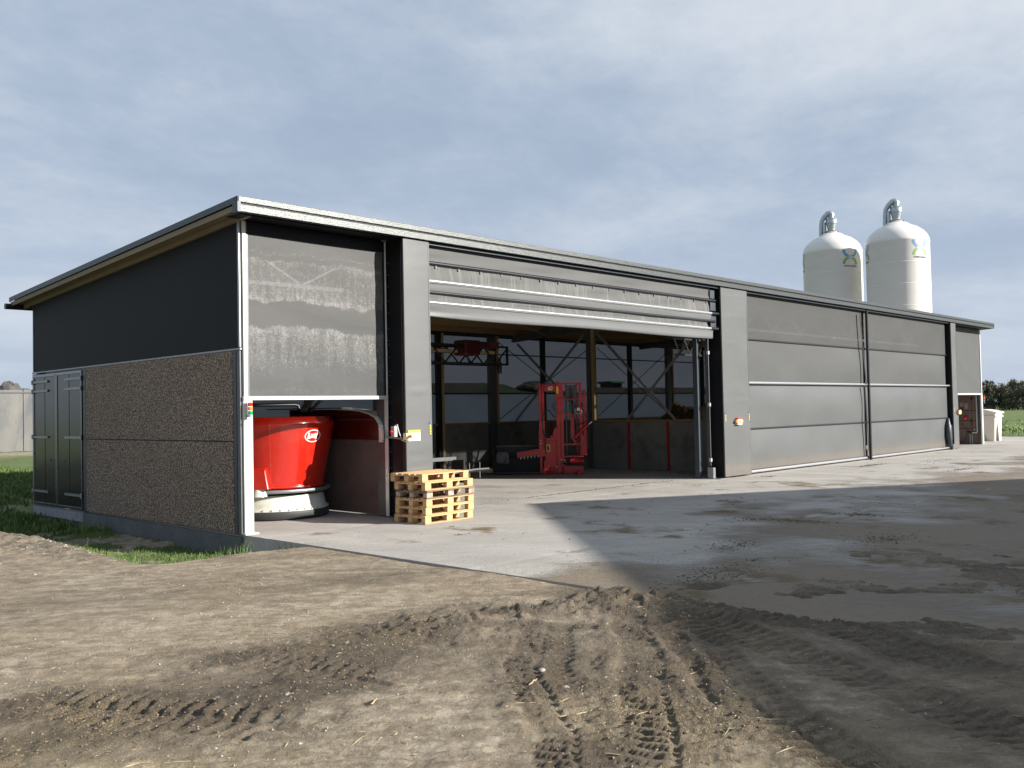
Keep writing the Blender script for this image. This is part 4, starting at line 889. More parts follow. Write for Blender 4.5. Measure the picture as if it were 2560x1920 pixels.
# dark red hood over the cross wall
hd = thing('machine_hood', 'dark red sheet hood with curved silver edge standing behind the mixer', 'machine hood', (3.0, 1.5, 1.45))
prof = [(3.25, 2.05), (1.55, 2.03), (1.05, 2.015), (.72, 1.985), (.45, 1.93), (.27, 1.86), (.16, 1.74), (.12, 1.58), (.12, 1.44)]
MB().prism([(2.955, y, z) for y, z in prof]+[(2.955, 3.25, 1.455)], (.26, 0, 0)).build('shell', M['red_dark'], hd, .01)
lip = MB()
for (y0, z0), (y1, z1) in zip(prof[1:-1], prof[2:]): lip.bar((2.94, y0, z0+.005), (2.94, y1, z1+.005), .02, .075, (1, 0, 0)); lip.bar((3.08, y0-.012, z0+.012), (3.08, y1-.012, z1+.012), .012, .30, (1, 0, 0))
lip.build('steel_lip', M['alu'], hd)
MB().box(2.90, 2.95, .08, .15, 1.40, 1.72).box(2.88, 2.92, .02, .08, 1.45, 1.62).build('hinge_plate', M['alu'], hd)
MB().box(2.948, 2.954, .3, 3.2, 1.82, 1.835).build('seam', M['galv_dark'], hd)
MB().box(2.2, 3.2, 1.35, 2.9, 2.055, 2.07).build('top_plate', M['black_steel'], hd)

# ------------------------------------------------------------------ pallets
def make_pallet(mats, mb_):
    p = bpy.data.objects.new('pallet', None); COL.objects.link(p); p.empty_display_size = .2
    j = lambda a: random.uniform(-a, a)
    for y0, w in ((0, .1), (.35, .1), (.7, .1)): MB().box(j(.003), 1.2+j(.003), y0, y0+w, .0, .022).build('bottom_board', mats[0], p, .002)
    for x0, w in ((0, .145), (.5275, .145), (1.055, .145)):
        for y0, v in ((0, .1), (.35, .1), (.7, .1)): MB().box(x0+j(.004), x0+w+j(.004), y0+.002, y0+v-.002, .022, .100).build('block', mb_, p, .003)
        MB().box(x0+.003, x0+w-.003, 0, .8, .100, .122).build('stringer_board', mats[1], p, .002)
    for y0, w in ((0, .145), (.187, .1), (.3275, .145), (.513, .1), (.655, .145)): MB().box(j(.006), 1.2+j(.006), y0, y0+w, .122, .144).build('deck_board', mats[random.randint(0, 1)], p, .002)
    return p
new = (M['pallet'], M['pallet_b']); PH = .048
stack = [(0, 0, 0, 0), (.045, .03, -.6, 0), (.05, .015, .3, 0), (.05, .0, 0.2, 1), (.03, .02, -.2, 0), (.01, .07, 1.6, 0)]
labs = ['pale wooden pallet at the bottom of the stack, resting on the concrete', 'pale pallet second from the bottom, below two more pale wood layers', 'pale pallet lying directly under the dark weathered one',
        'dark weathered pallet in the middle of the pale stack', 'pale pallet lying directly on top of the dark weathered one', 'topmost pale pallet of the stack, its deck in full sun']
proto = make_pallet(new, M['pallet_b']); old = make_pallet((M['pallet_old'], M['pallet_old']), M['pallet_old_block'])
for i, (dx, dy, da, o) in enumerate(stack):
    q = old if o else (proto if i == 0 else copy_tree(proto))
    a = PH+R(da); q.location = (2.62+dx*math.cos(PH)-dy*math.sin(PH), -1.46+dx*math.sin(PH)+dy*math.cos(PH), .002+i*.1445); q.rotation_euler = (0, 0, a)
    tag(q, labs[i], 'pallet', 'pallets stacked by the curtain pillar')

# ------------------------------------------------------------------ red mast machine
MO = Vector((13.05, 4.85, 0)); mu = Vector((.67, -.743, 0)); mv = Vector((.743, .67, 0))
def mp(sx, sy, d=0): return MO+mu*((sx-700)/430)+mv*d+Vector((0, 0, max(0, (1485-sy)/430)))
ms = thing('red_mast_loader', 'tall red hydraulic mast with cross bars standing in the open bay', 'loader mast', MO)
def mbox(x0, x1, y0, y1, d0, d1): 
    p = [mp(x, y, d) for d in (d0, d1) for x, y in ((x0, y1), (x1, y1), (x1, y0), (x0, y0))]
    return MB().add(p, [(3, 2, 1, 0), (4, 5, 6, 7), (0, 1, 5, 4), (1, 2, 6, 5), (2, 3, 7, 6), (3, 0, 4, 7)])
def mprt(nm_, *b, m='red_mast', bev=.006): return mbox(*b).build(nm_, M[m], ms, bev)
mprt('mast_rail', 556, 592, 300, 1470, .0, .14); mprt('mast_rail', 598, 628, 310, 1200, .03, .12)
mprt('mast_rail', 782, 830, 288, 1478, .0, .16); mprt('mast_rail', 834, 874, 300, 1478, .02, .12)
hp = mprt('head_plate', 630, 780, 318, 412, .01, .06)
mprt('inner_rail', 1078, 1118, 312, 1262, .05, .2); mprt('outer_rail', 1132, 1172, 392, 1250, .12, .34)
for y, h, x1 in ((308, 16, 1120), (518, 16, 1110), (722, 22, 1015), (1102, 26, 1110), (1258, 22, 1120)): mprt('cross_bar', 870, x1, y-h/2, y+h/2, .03, .10)
mprt('back_plate', 905, 1060, 330, 500, .26, .28, m='red_dark'); mprt('back_rail', 1040, 1066, 312, 1262, .3, .38); mprt('back_rail', 905, 925, 312, 1262, .3, .38, m='red_dark')
mprt('carriage_plate', 628, 782, 1045, 1478, .02, .05); mprt('carriage_plate', 628, 782, 1012, 1045, -.02, .07)
MB().prism([mp(722, 1012, .0), mp(782, 1012, .0), mp(800, 880, .0), mp(765, 880, .0), mp(740, 930, .0)], mv*.06).build('gusset', M['red_mast'], ms)
mprt('side_plate', 548, 600, 905, 1160, -.05, -.02); mprt('side_plate', 548, 640, 1150, 1250, -.06, .05)
mprt('slide_post', 962, 1012, 740, 1030, .02, .1); mprt('slide_post', 1090, 1150, 985, 1240, .0, .12)
mprt('base_beam', 600, 1120, 1378, 1478, .02, .3); mprt('base_foot', 1030, 1080, 1440, 1484, -.25, .0); mprt('base_foot', 610, 640, 1300, 1484, -.1, .0)
mprt('base_foot', 280, 600, 1468, 1484, -.05, .03, m='red_dark')
MB().tube([mp(950, 1320, -.04), mp(1122, 1320, -.04)], .075, 18).build('cylinder', M['red_mast'], ms)
MB().tube([mp(850, 1335, -.04), mp(950, 1335, -.04)], .045, 12).build('motor', M['black_steel'], ms)
MB().tube([mp(1015, 1010, -.05), mp(1190, 850, -.05)], .048, 14).build('hydraulic_cylinder', M['red_mast'], ms)
MB().tube([mp(1185, 855, -.05), mp(1240, 812, -.05)], .022, 10).build('piston_rod', M['rod'], ms)
MB().bar(mp(985, 1020, -.02), mp(1030, 1085, -.02), .05, .05).build('linkage', M['red_mast'], ms)
mprt('sensor_box', 1052, 1088, 630, 672, -.02, .03, m='white_plastic')
MB().tube([mp(1052, 650, 0), mp(1035, 660, 0), mp(1035, 690, 0), mp(1050, 705, 0), mp(1100, 705, 0), mp(1112, 680, 0), mp(1095, 660, 0)], .01, 6).build('guard_loop', M['alu'], ms)
mprt('sticker', 645, 692, 1100, 1188, .013, .018, m='yellow', bev=0); mprt('sticker', 789, 815, 350, 440, -.008, -.001, m='yellow', bev=0)
mprt('sticker_print', 655, 682, 1112, 1176, .009, .012, m='black_ink', bev=0)
hs = MB()
hs.tube([mp(640, 1220, -.05), mp(630, 1000, -.07), mp(600, 880, -.08), mp(600, 740, -.07), mp(625, 680, -.03), mp(690, 655, 0), mp(740, 730, 0), mp(785, 748, 0)], .018, 8)
hs.tube([mp(790, 560, -.02), mp(750, 555, -.04), mp(732, 600, -.04), mp(750, 650, -.04), mp(790, 690, -.02)], .012, 6)
hs.tube([mp(790, 580, -.02), mp(765, 590, -.04), mp(755, 620, -.04), mp(785, 660, -.02)], .010, 6)
hs.tube([mp(1110, 560, .0), mp(1130, 650, -.05), mp(1170, 740, -.08), mp(1190, 820, -.08), mp(1195, 900, -.06), mp(1175, 1000, -.04), mp(1185, 1150, -.04)], .02, 8)
hs.tube([mp(985, 380, .1), mp(990, 520, .1), mp(1010, 700, .08), mp(1040, 860, .05), mp(1120, 830, -.02), mp(1180, 800, -.05)], .016, 8)
hs.tube([mp(905, 1200, .1), mp(950, 1215, .0), mp(1000, 1190, .0), mp(1080, 1225, .02)], .016, 8)
hs.build('hose', M['black_ink'], ms)
MB().tube([mp(975, 360, .16), mp(965, 690, .16)], .03, 10).tube([mp(1000, 430, .16), mp(990, 740, .16)], .026, 10).build('lift_cylinder', M['galv_dark'], ms)
bt = MB()
for (x, y) in ((577, 1043), (577, 1082), (712, 995), (770, 1385), (665, 1380), (880, 1302), (832, 1293)): p = mp(x, y, -.06); bt.tube([p, p+mv*.04], .014, 8)
bt.build('bolt', M['alu'], ms)['kind'] = 'stuff'
# digits drawn by hand on the head plate
dg = MB()
def ringd(cxx, cyy, rx, ry, t0=0, t1=2*math.pi):
    n = 20; dg.tube([mp(cxx+rx*math.cos(t0+(t1-t0)*k/n), cyy+ry*math.sin(t0+(t1-t0)*k/n), -.006+.01) for k in range(n+1)], .008, 5)
ringd(722, 370, 12, 24); ringd(692, 380, 10, 14); dg.tube([mp(682, 380, .004), mp(686, 358, .004), mp(698, 346, .004)], .008, 5)
dg.build('painted_number', M['white_ink'], hp)
# left arm with teeth
MB().add([mp(262, 1190, -.05), mp(620, 1142, -.05), mp(620, 1215, -.05), mp(262, 1262, -.05), mp(262, 1190, .2), mp(620, 1142, .2), mp(620, 1215, .2), mp(262, 1262, .2)],
         [(0, 1, 2, 3), (7, 6, 5, 4), (0, 4, 5, 1), (1, 5, 6, 2), (2, 6, 7, 3), (3, 7, 4, 0)]).build('grab_arm', M['red_mast'], ms)
for k in range(7):
    x = 300+k*45; MB().add([mp(x, 1258-k*5, 0), mp(x+26, 1255-k*5, 0), mp(x+8, 1292-k*5, 0), mp(x, 1258-k*5, .04), mp(x+26, 1255-k*5, .04), mp(x+8, 1292-k*5, .04)], [(0, 1, 2), (5, 4, 3), (0, 3, 4, 1), (1, 4, 5, 2), (2, 5, 3, 0)]).build('tooth', M['galv'], ms)

# black bucket and sacks left of it
bk = thing('black_bucket', 'black open feed bucket holding grey sacks, left of the red mast', 'bucket', mp(150, 1480, .2))
def bbox_(x0, x1, y0, y1, d0, d1, nm_, m, bev=.01): mbox(x0, x1, y0, y1, d0, d1).build(nm_, M[m], bk, bev)
bbox_(-60, 560, 1440, 1475, .1, 1.0, 'floor_plate', 'black_steel'); bbox_(-60, 560, 1255, 1440, .1, .14, 'front_plate', 'black'); bbox_(-60, -20, 1120, 1440, .14, 1.0, 'side_plate', 'black'); bbox_(-60, 560, 1110, 1440, .96, 1.0, 'back_plate', 'black_steel')
bbox_(-40, 560, 1112, 1136, .9, .96, 'top_bar', 'galv_dark')
for (x0, x1, y0, y1) in ((-10, 150, 1185, 1330), (20, 80, 1180, 1300), (85, 155, 1210, 1340)):
    mb = mbox(x0, x1, y0, y1, -.02, .25).build('sack', M['sack'], bk, .05)
# low rack on the left
rk = thing('low_rack', 'low dark metal rack with pale bars on the floor behind the pallets', 'rack', (7.6, 4.6, 0))
MB().box(7.0, 9.6, 5.30, 5.38, .60, .70).build('top_bar', M['galv_dark'], rk); MB().box(6.9, 8.2, 4.9, 4.98, .30, .38).build('lower_bar', M['galv_dark'], rk)
for x in (7.0, 7.9, 9.5): MB().box(x, x+.06, 4.9, 5.4, .0, .62).build('leg', M['black_steel'], rk)
MB().tube([(7.4, 4.6, .22), (8.6, 4.7, .27), (10.0, 5.0, .33), (10.9, 5.3, .30)], .025, 8).build('long_bar', M['galv'], rk)
MB().tube([(10.0, 5.2, .0), (10.0, 5.2, .5)], .012, 6).tube([(10.5, 5.3, .05), (10.5, 5.3, .5)], .012, 6).build('pin', M['galv'], rk)

# overhead crane bridge
cr_ = thing('overhead_crane', 'black lattice crane bridge with red hoist box under the shed roof', 'crane', (8, 5, 3.5))
for y in (5.0, 5.5):
    lt = MB(); lt.bar((3.6, y, 3.78), (11.42, y, 3.78), .055); lt.bar((3.6, y, 3.28), (11.42, y, 3.28), .055); lt.bar((11.4, y, 3.26), (11.4, y, 3.8), .055)
    for i in range(8): a = 3.62+i*.975; lt.bar((a, y, 3.76), (a+.4875, y, 3.30), .035); lt.bar((a+.4875, y, 3.30), (a+.975, y, 3.76), .035)
    lt.build('lattice_side', M['black_steel'], cr_)
MB().box(3.6, 11.0, 5.1, 5.22, 3.58, 3.66).build('rail', M['wood_post'], cr_)
hb = MB().box(9.55, 10.15, 4.78, 5.3, 3.50, 3.92).build('hoist_box', M['red_dark'], cr_, .04)
MB().box(10.2, 11.0, 4.9, 5.3, 3.72, 3.9).build('motor', M['red_dark'], cr_, .02)
MB().tube([(9.85, 5, 3.5), (9.83, 5, 3.35), (9.9, 5, 3.3)], .012, 6).build('cable', M['black_ink'], cr_)
MB().tube([(11.1, 5, 3.45), (11.1, 5, 3.3)], .03, 8).tube([(11.1, 5, 3.33), (11.06, 5, 3.15), (11.1, 5, 3.02)], [.05, .08, .05], 8).build('hook_block', M['black_steel'], cr_)
# feed heap behind the cross wall
def heap(name, label, cat, cx_, cy_, rx, ry, h, z0, m, n=46, seed=3):
    vs = []
    for i in range(n):
        for j in range(n):
            u, v = i/(n-1)*2-1, j/(n-1)*2-1; d = max(0, 1-(u*u+v*v)); 
            vs.append((cx_+u*rx, cy_+v*ry, z0+h*d**.7*(1+.5*float(fbm(np.array([u*3.]), np.array([v*3.]), 1, 4, seed)[0]))))
    fs = [(i*n+j, (i+1)*n+j, (i+1)*n+j+1, i*n+j+1) for i in range(n-1) for j in range(n-1)]
    o = MB().add(vs, fs).build(name, m, None, org=(cx_, cy_, z0)); tag(o, label, cat); return o
heap('feed_heap', 'brown heap of loose feed piled behind the concrete cross wall', 'heap', 18.9, 3.4, 2.3, 2.2, 1.7, .0, M['hay'])

# ------------------------------------------------------------------ silos
def silo(cx_, cy_, zt, a_logo, label):
    s = thing('feed_silo', label, 'silo', (cx_, cy_, 0), 'cream silos behind the shed'); r = 1.62; c = (cx_, cy_)
    prof = [(.5, 1.2), (r-.02, 3.2), (r, 3.3), (r, zt-.62), (r+.012, zt-.60), (r+.012, zt-.55), (r-.01, zt-.42), (r-.10, zt-.20), (r-.27, zt+.02), (r-.55, zt+.24), (r-.9, zt+.40), (.55, zt+.53), (.0, zt+.58)]
    sh_ = MB().lathe(prof, c, 96).build('shell', M['silo'], s)
    for k in range(6):
        z = 3.6+k*1.15; MB().lathe([(r+.003, z), (r+.010, z+.02), (r+.003, z+.04)], c, 96).build('seam', M['silo'], sh_)
    for k in range(4):
        a = R(45+90*k); MB().bar((cx_+1.5*math.cos(a), cy_+1.5*math.sin(a), -.3), (cx_+1.5*math.cos(a), cy_+1.5*math.sin(a), 3.4), .16).build('leg', M['galv'], s)
    zn = zt+.5
    MB().lathe([(.30, zn), (.30, zn+.16), (.34, zn+.17), (.34, zn+.20), (.0, zn+.20)], c, 32).build('neck', M['silo'], s)
    MB().lathe([(.35, zn+.165), (.38, zn+.17), (.38, zn+.195), (.3, zn+.20)], c, 32).build('flange', M['galv_dark'], s)
    cyc = MB().lathe([(.20, zn+.20), (.21, zn+.36), (.295, zn+.66), (.305, zn+.94), (.0, zn+.945)], c, 32).build('cyclone', M['silo_cap'], s)
    MB().lathe([(.298, zn+.62), (.312, zn+.65), (.305, zn+.68)], c, 32).build('band', M['silo_cap'], cyc)
    av = math.atan2(CAM.y-cy_, CAM.x-cx_); lx, ly = math.sin(av), -math.cos(av)   # unit vector across the view
    L = lambda t, z: (cx_-lx*t, cy_-ly*t, z)
    ql = Vector((-lx, -ly, 0))
    pts = [L(.0, zn+.95), L(.02, zn+1.17), L(-.06, zn+1.27), L(-.17, zn+1.24), L(-.40, zn+1.03), L(-.52, zn+.82), L(-.58, zn+.5), L(-.60, zn-.02)]
    MB().tube(pts, [.15, .165, .17, .16, .14, .12, .10, .09], 16).build('inlet_pipe', M['silo_cap'], s)
    MB().tube([L(-.40, zn+.74), L(-.39, zn-.02)], .11, 14).build('vent_pipe', M['silo_cap'], s)
    MB().box(cx_-.9, cx_-.6, cy_-1.5, cy_-1.35, zt-.44, zt-.42)
    # printed emblem, three times round
    for k in (0, 1, 2):
        aa = av+R(a_logo)+k*R(120)*1
        def wr(u, v, aa=aa): return (cx_+(r+.008)*math.cos(aa+u/r), cy_+(r+.008)*math.sin(aa+u/r), zt-1.03+v)
        def band(p0, p1, p2, w0, w1, n=14):
            Lp_, Rp = [], []
            for i in range(n+1):
                t = i/n; x = (1-t)**2*p0[0]+2*t*(1-t)*p1[0]+t*t*p2[0]; y = (1-t)**2*p0[1]+2*t*(1-t)*p1[1]+t*t*p2[1]
                dx = 2*(1-t)*(p1[0]-p0[0])+2*t*(p2[0]-p1[0]); dy = 2*(1-t)*(p1[1]-p0[1])+2*t*(p2[1]-p1[1]); q = math.hypot(dx, dy); w = w0+(w1-w0)*t
                Lp_.append((x-dy/q*w/2, y+dx/q*w/2)); Rp.append((x+dy/q*w/2, y-dx/q*w/2))
            return MB().add([wr(*p) for p in Lp_]+[wr(*p) for p in Rp], [(i, i+1, n+2+i, n+1+i) for i in range(n)], True)
        for sx in (-1, 1):
            b = band((sx*.40, .40), (sx*.36, .05), (sx*.04, .02), .15, .13); b.build('emblem_blue', M['logo_blue'], s)
            b = band((sx*.40, -.40), (sx*.34, -.06), (sx*.04, -.04), .15, .13); b.build('emblem_green', M['logo_green'], s)
        n = 24; MB().add([wr(0, 0, )]+[(cx_+(r+.012)*math.cos(aa+.2*math.cos(2*math.pi*i/n)/r), cy_+(r+.012)*math.sin(aa+.2*math.cos(2*math.pi*i/n)/r), zt-1.04+.085*math.sin(2*math.pi*i/n)) for i in range(n)], [(0, 1+i, 1+(i+1) % n) for i in range(n)], True).build('emblem_centre', M['logo_light'], s)
        fc_ = bpy.data.curves.new('lettering', 'FONT'); fc_.body = 'TUNETANKEN'; fc_.size = .115; fc_.align_x = 'CENTER'; fc_.resolution_u = 2; fc_.space_character = 1.12; fc_.offset = .004
        to = bpy.data.objects.new('tmp', fc_); COL.objects.link(to); dg_ = bpy.context.evaluated_depsgraph_get(); me = bpy.data.meshes.new_from_object(to.evaluated_get(dg_))
        bpy.data.objects.remove(to)
        mb = MB().add([wr(v.co.x, v.co.y-.56) for v in me.vertices], [tuple(p.vertices) for p in me.polygons]); mb.build('lettering', M['black_ink'], s)
    return s
silo(42.80, 5.80, 11.13, 43, 'taller looking cream silo with cyclone on top, in full sun and nearest the shed end')
silo(43.30, 9.70, 11.18, 36, 'cream silo partly in shade behind the shed roof, beside the sunlit one')

# ------------------------------------------------------------------ white container at the far end
tk = thing('plastic_container', 'white plastic container with domed lid beyond the far shed corner', 'container', (40.6, 1.1, 0))
bx0, bx1, by0, by1 = 40.1, 41.15, .42, 1.75
MB().prism([(bx0+.08, by0+.05, 0), (bx0+.22, by0+.05, 0), (bx0+.33, by0+.05, .55), (bx0+.46, by0+.05, .86), (bx0+.56, by0+.05, .88), (bx0+.66, by0+.05, .6), (bx0+.78, by0+.05, 0), (bx1-.02, by0+.05, 0), (bx1, by0+.0, 1.14), (bx0, by0+.0, 1.14)], (0, .06, 0)).build('front_wall', M['white_plastic'], tk, .008)
MB().prism([(bx0+.05, by0+.08, 0), (bx0+.05, by0+.35, 0), (bx0+.05, by0+.5, .38), (bx0+.05, by0+.95, .05), (bx0+.05, by1, 0), (bx0, by1, 1.14), (bx0, by0, 1.14)], (.06, 0, 0)).build('side_wall', M['white_plastic'], tk, .008)
MB().box(bx1-.08, bx1-.02, by0+.1, by1, .0, 1.13).box(bx0+.1, bx1-.1, by1-.06, by1, 0, 1.13).box(bx0+.12, bx1-.12, by0+.12, by1-.1, .9, .95).build('inner_shell', M['white_plastic'], tk)
MB().box(bx0-.06, bx1+.06, by0-.07, by1+.06, 1.14, 1.25).build('rim', M['white_plastic'], tk, .03)
MB().box(bx0-.01, bx1+.01, by0-.02, by1, 1.25, 1.33).build('neck', M['white_plastic'], tk, .01)
ld = MB(); n = 10; vs = []
for j in range(n+1):
    u = j/n; z = 1.40+.15*math.sin(math.pi*min(1, u*.5+.5)) if 0 else 1.40+.14*math.sin(math.pi*u)
    vs += [(bx0-.08, by0-.10+(by1-by0+.2)*u, z), (bx1+.08, by0-.10+(by1-by0+.2)*u, z), (bx0-.08, by0-.10+(by1-by0+.2)*u, 1.33), (bx1+.08, by0-.10+(by1-by0+.2)*u, 1.33)]
fs = []
for j in range(n): o = j*4; fs += [(o, o+1, o+5, o+4), (o+2, o+6, o+7, o+3), (o, o+4, o+6, o+2), (o+1, o+3, o+7, o+5)]
fs += [(0, 2, 3, 1), (4*n, 4*n+1, 4*n+3, 4*n+2)]
ld.add(vs, fs).build('lid', M['white_plastic'], tk, .02)

# ------------------------------------------------------------------ far left clamp wall, heaps, tractor behind the shed
cwp = [(-20, 44), (8.6, 43.2), (20, 43.0)]
cw = thing('clamp_wall', 'stained concrete silage clamp wall beyond the grass, left of the shed', 'wall', (6, 43, .4))
for i in range(9):
    x = -6+i*2.42; top = 3.52+.03*i
    MB().box(x, x+2.39, 43, 43.25, .2, top).build('wall_panel', M['wall_far'], cw, .01)
MB().box(-6, 16, 42.96, 43.3, 3.52, 3.60).build('coping', M['trim_dark'], cw)
def lumps(name, label, cat, pts, m, seed=1):
    mb = MB(); rr = random.Random(seed)
    for (x, y, z, a, b, c) in pts:
        n = 10; vs = []; 
        for i in range(n+1):
            for j in range(14):
                th = math.pi*i/n; ph = 2*math.pi*j/14; k = 1+.25*(rr.random()-.5)
                vs.append((x+a*k*math.sin(th)*math.cos(ph), y+b*k*math.sin(th)*math.sin(ph), z+c*k*math.cos(th)))
        mb.add(vs, [(i*14+j, i*14+(j+1) % 14, (i+1)*14+(j+1) % 14, (i+1)*14+j) for i in range(n) for j in range(14)])
    o = mb.build(name, m, None, org=pts[0][:3]); tag(o, label, cat); return o
lumps('tarp_heap', 'dark folded tarpaulin heaped on top of the far clamp wall', 'tarpaulin', [(10.5, 44.0, 3.35, .75, .6, .85), (11.3, 44.0, 3.45, .9, .6, .35)], M['tarp'])
# clamp walls seen through the rear mesh
def clamp(x0, x1, y, h, label):
    c = thing('silage_clamp', label, 'clamp wall', (x0, y, 0), 'silage clamp walls behind the shed')
    n = max(1, int((x1-x0)/2.5)); w = (x1-x0)/n
    for i in range(n): MB().box(x0+i*w, x0+(i+1)*w-.03, y, y+.2, -.4, h+.12*i/n).build('wall_panel', M['clamp_dark'], c)
clamp(22, 35.5, 31, 3.75, 'dark silage clamp wall seen through the left rear mesh')
clamp(48.0, 80, 31, 3.6, 'dark silage clamp wall seen through the right rear mesh')
hm = heap('grassy_mound', 'green grassy mound seen through the rear mesh behind the shed', 'mound', 62, 54, 26, 12, 4.6, -.3, M['mound_grass'], 50, 5)
lumps('tarp_heap', 'dark rubble heap on the crest of the grassy mound', 'heap', [(64, 52, 4.3, 2.2, 1.6, .7)], M['tarp'], 4)
tr = thing('tractor', 'green tractor seen small through the rear mesh behind the concrete wall', 'tractor', (51.5, 33, 1.1))
tx0, ty0 = 51.5, 33.0
MB().box(tx0-1.9, tx0+.2, ty0-.35, ty0+.35, .9, 1.75).build('bonnet', M['tractor'], tr, .08)
MB().box(tx0+.2, tx0+1.7, ty0-.65, ty0+.65, 1.1, 1.6).box(tx0+.25, tx0+.35, ty0-.6, ty0+.6, 1.6, 2.9).box(tx0+1.55, tx0+1.65, ty0-.6, ty0+.6, 1.6, 2.9).build('cab', M['black_steel'], tr, .02)
MB().box(tx0+.05, tx0+1.85, ty0-.75, ty0+.75, 2.9, 3.08).build('cab_roof', M['tractor'], tr, .05)
for (wx, rr_, wy) in ((tx0+1.1, .88, -.95), (tx0+1.1, .88, .5), (tx0-1.3, .6, -.85), (tx0-1.3, .6, .5)):
    w = MB().tube([(wx, ty0+wy, rr_-.15), (wx, ty0+wy+.45, rr_-.15)], rr_, 24).build('wheel', M['black'], tr)
MB().tube([(tx0-.9, ty0-.3, 1.7), (tx0-.9, ty0-.3, 2.5)], .05, 8).build('exhaust', M['galv'], tr)

for ch in tr.children: ch.location.z += 1.1
heap('silage_heap', 'low dark silage heap carrying the tractor behind the clamp wall', 'heap', 51.5, 34.5, 9, 4, 1.5, -.3, M['tarp'], 40, 8)
# ------------------------------------------------------------------ barn behind the camera that throws the yard shadow
bn_ = thing('neighbour_barn', 'plain grey barn across the yard whose shadow crosses the concrete', 'barn', (13.75, -14.75, 0))
C0 = Vector((13.75, -14.75, 0)); da = Vector((.87, -.5, 0)).normalized(); db = Vector((-.5, -.87, 0)).normalized(); LA, LB = 46, 20
h0, h1 = 6.5, 6.5+.082*LB
def bp_(a, b, z): return C0+da*a+db*b+Vector((0, 0, z))
MB().add([bp_(0, 0, -.5), bp_(LA, 0, -.5), bp_(LA, LB, -.5), bp_(0, LB, -.5), bp_(0, 0, h0-.1), bp_(LA, 0, h0-.1), bp_(LA, LB, h1-.1), bp_(0, LB, h1-.1)],
         [(3, 2, 1, 0), (4, 5, 6, 7), (0, 1, 5, 4), (1, 2, 6, 5), (2, 3, 7, 6), (3, 0, 4, 7)]).build('wall', M['inner_concrete'], bn_)
MB().add([bp_(-.3, -.3, h0-.09), bp_(LA+.3, -.3, h0-.09), bp_(LA+.3, LB+.3, h1-.06), bp_(-.3, LB+.3, h1-.06), bp_(-.3, -.3, h0), bp_(LA+.3, -.3, h0), bp_(LA+.3, LB+.3, h1+.03), bp_(-.3, LB+.3, h1+.03)],
         [(3, 2, 1, 0), (4, 5, 6, 7), (0, 1, 5, 4), (1, 2, 6, 5), (2, 3, 7, 6), (3, 0, 4, 7)]).build('roof', M['trim_dark'], bn_)

# ------------------------------------------------------------------ hedge trees
def leaf_cloud(n, fn, s0, s1, name, m, parent=None):
    P = np.array([fn() for _ in range(n)]); s = rng.uniform(s0, s1, n); a = rng.normal(size=(n, 3)); a /= np.linalg.norm(a, axis=1)[:, None]
    b = rng.normal(size=(n, 3)); b -= (b*a).sum(1)[:, None]*a; b /= np.linalg.norm(b, axis=1)[:, None]
    V = np.stack([P-a*s[:, None], P+b*s[:, None]*.6, P+a*s[:, None], P-b*s[:, None]*.6], 1).reshape(-1, 3)
    me = bpy.data.meshes.new(name); me.from_pydata(V.tolist(), [], [(4*i, 4*i+1, 4*i+2, 4*i+3) for i in range(n)]); me.materials.append(m)
    o = bpy.data.objects.new(name, me); COL.objects.link(o); o.parent = parent; return o
def make_tree(seed, h, w):
    rr = random.Random(seed); t = bpy.data.objects.new('hedge_tree', None); COL.objects.link(t)
    tk_ = MB().tube([(0, 0, -.3), (.1, .05, h*.3), (.0, .1, h*.6)], [.16, .12, .05], 7)
    tips = []
    for k in range(9):
        a = rr.uniform(0, 6.28); z0 = rr.uniform(.15, .5)*h; e = (math.cos(a)*w*rr.uniform(.3, .8), math.sin(a)*w*rr.uniform(.3, .8), h*rr.uniform(.55, 1.0)); tips.append(e)
        tk_.tube([(.05, .05, z0), (e[0]*.5, e[1]*.5, (z0+e[2])*.55), e], [.06, .04, .012], 5)
    tk_.build('trunk', M['bark'], t)
    cl_ = [(rr.uniform(-w, w)*.8, rr.uniform(-w, w)*.6, h*rr.uniform(.12, .78), rr.uniform(.5, 1.0)) for _ in range(16)]+[(e[0], e[1], e[2]-.3, rr.uniform(.25, .5)) for e in tips]
    def f():
        c = rr.choice(cl_); return (rr.gauss(c[0], c[3]*.55), rr.gauss(c[1], c[3]*.55), max(.05, rr.gauss(c[2], c[3]*.6)))
    leaf_cloud(3200, f, .07, .19, 'crown', M['leaf'], t); return t
trees = [make_tree(s, h, w) for s, h, w in ((1, 7.0, 2.2), (2, 6.2, 2.4), (3, 6.8, 2.0), (4, 5.6, 2.3))]
hv = Vector((math.cos(R(-16)), math.sin(R(-16)), 0)); k = 0
for row in range(2):
    for i in range(46):
        q = trees[k] if k < 4 else copy_tree(trees[random.randint(0, 3)])
        k += 1
        u = -16+i*1.75+random.uniform(-.6, .6)+row*.9
        base = Vector((214, 58, 0))+Vector((.34, -.94, 0))*u+Vector((.94, .34, 0))*(row*3+random.uniform(-.8, .8))
        q.location = (base.x, base.y, -.3); q.rotation_euler = (0, 0, random.uniform(0, 6.28)); s = random.uniform(.86, 1.08); q.scale = (s, s, s)
        tag(q, 'autumn green hedge tree in the dense row beyond the field', 'tree', 'hedge trees beyond the green field')

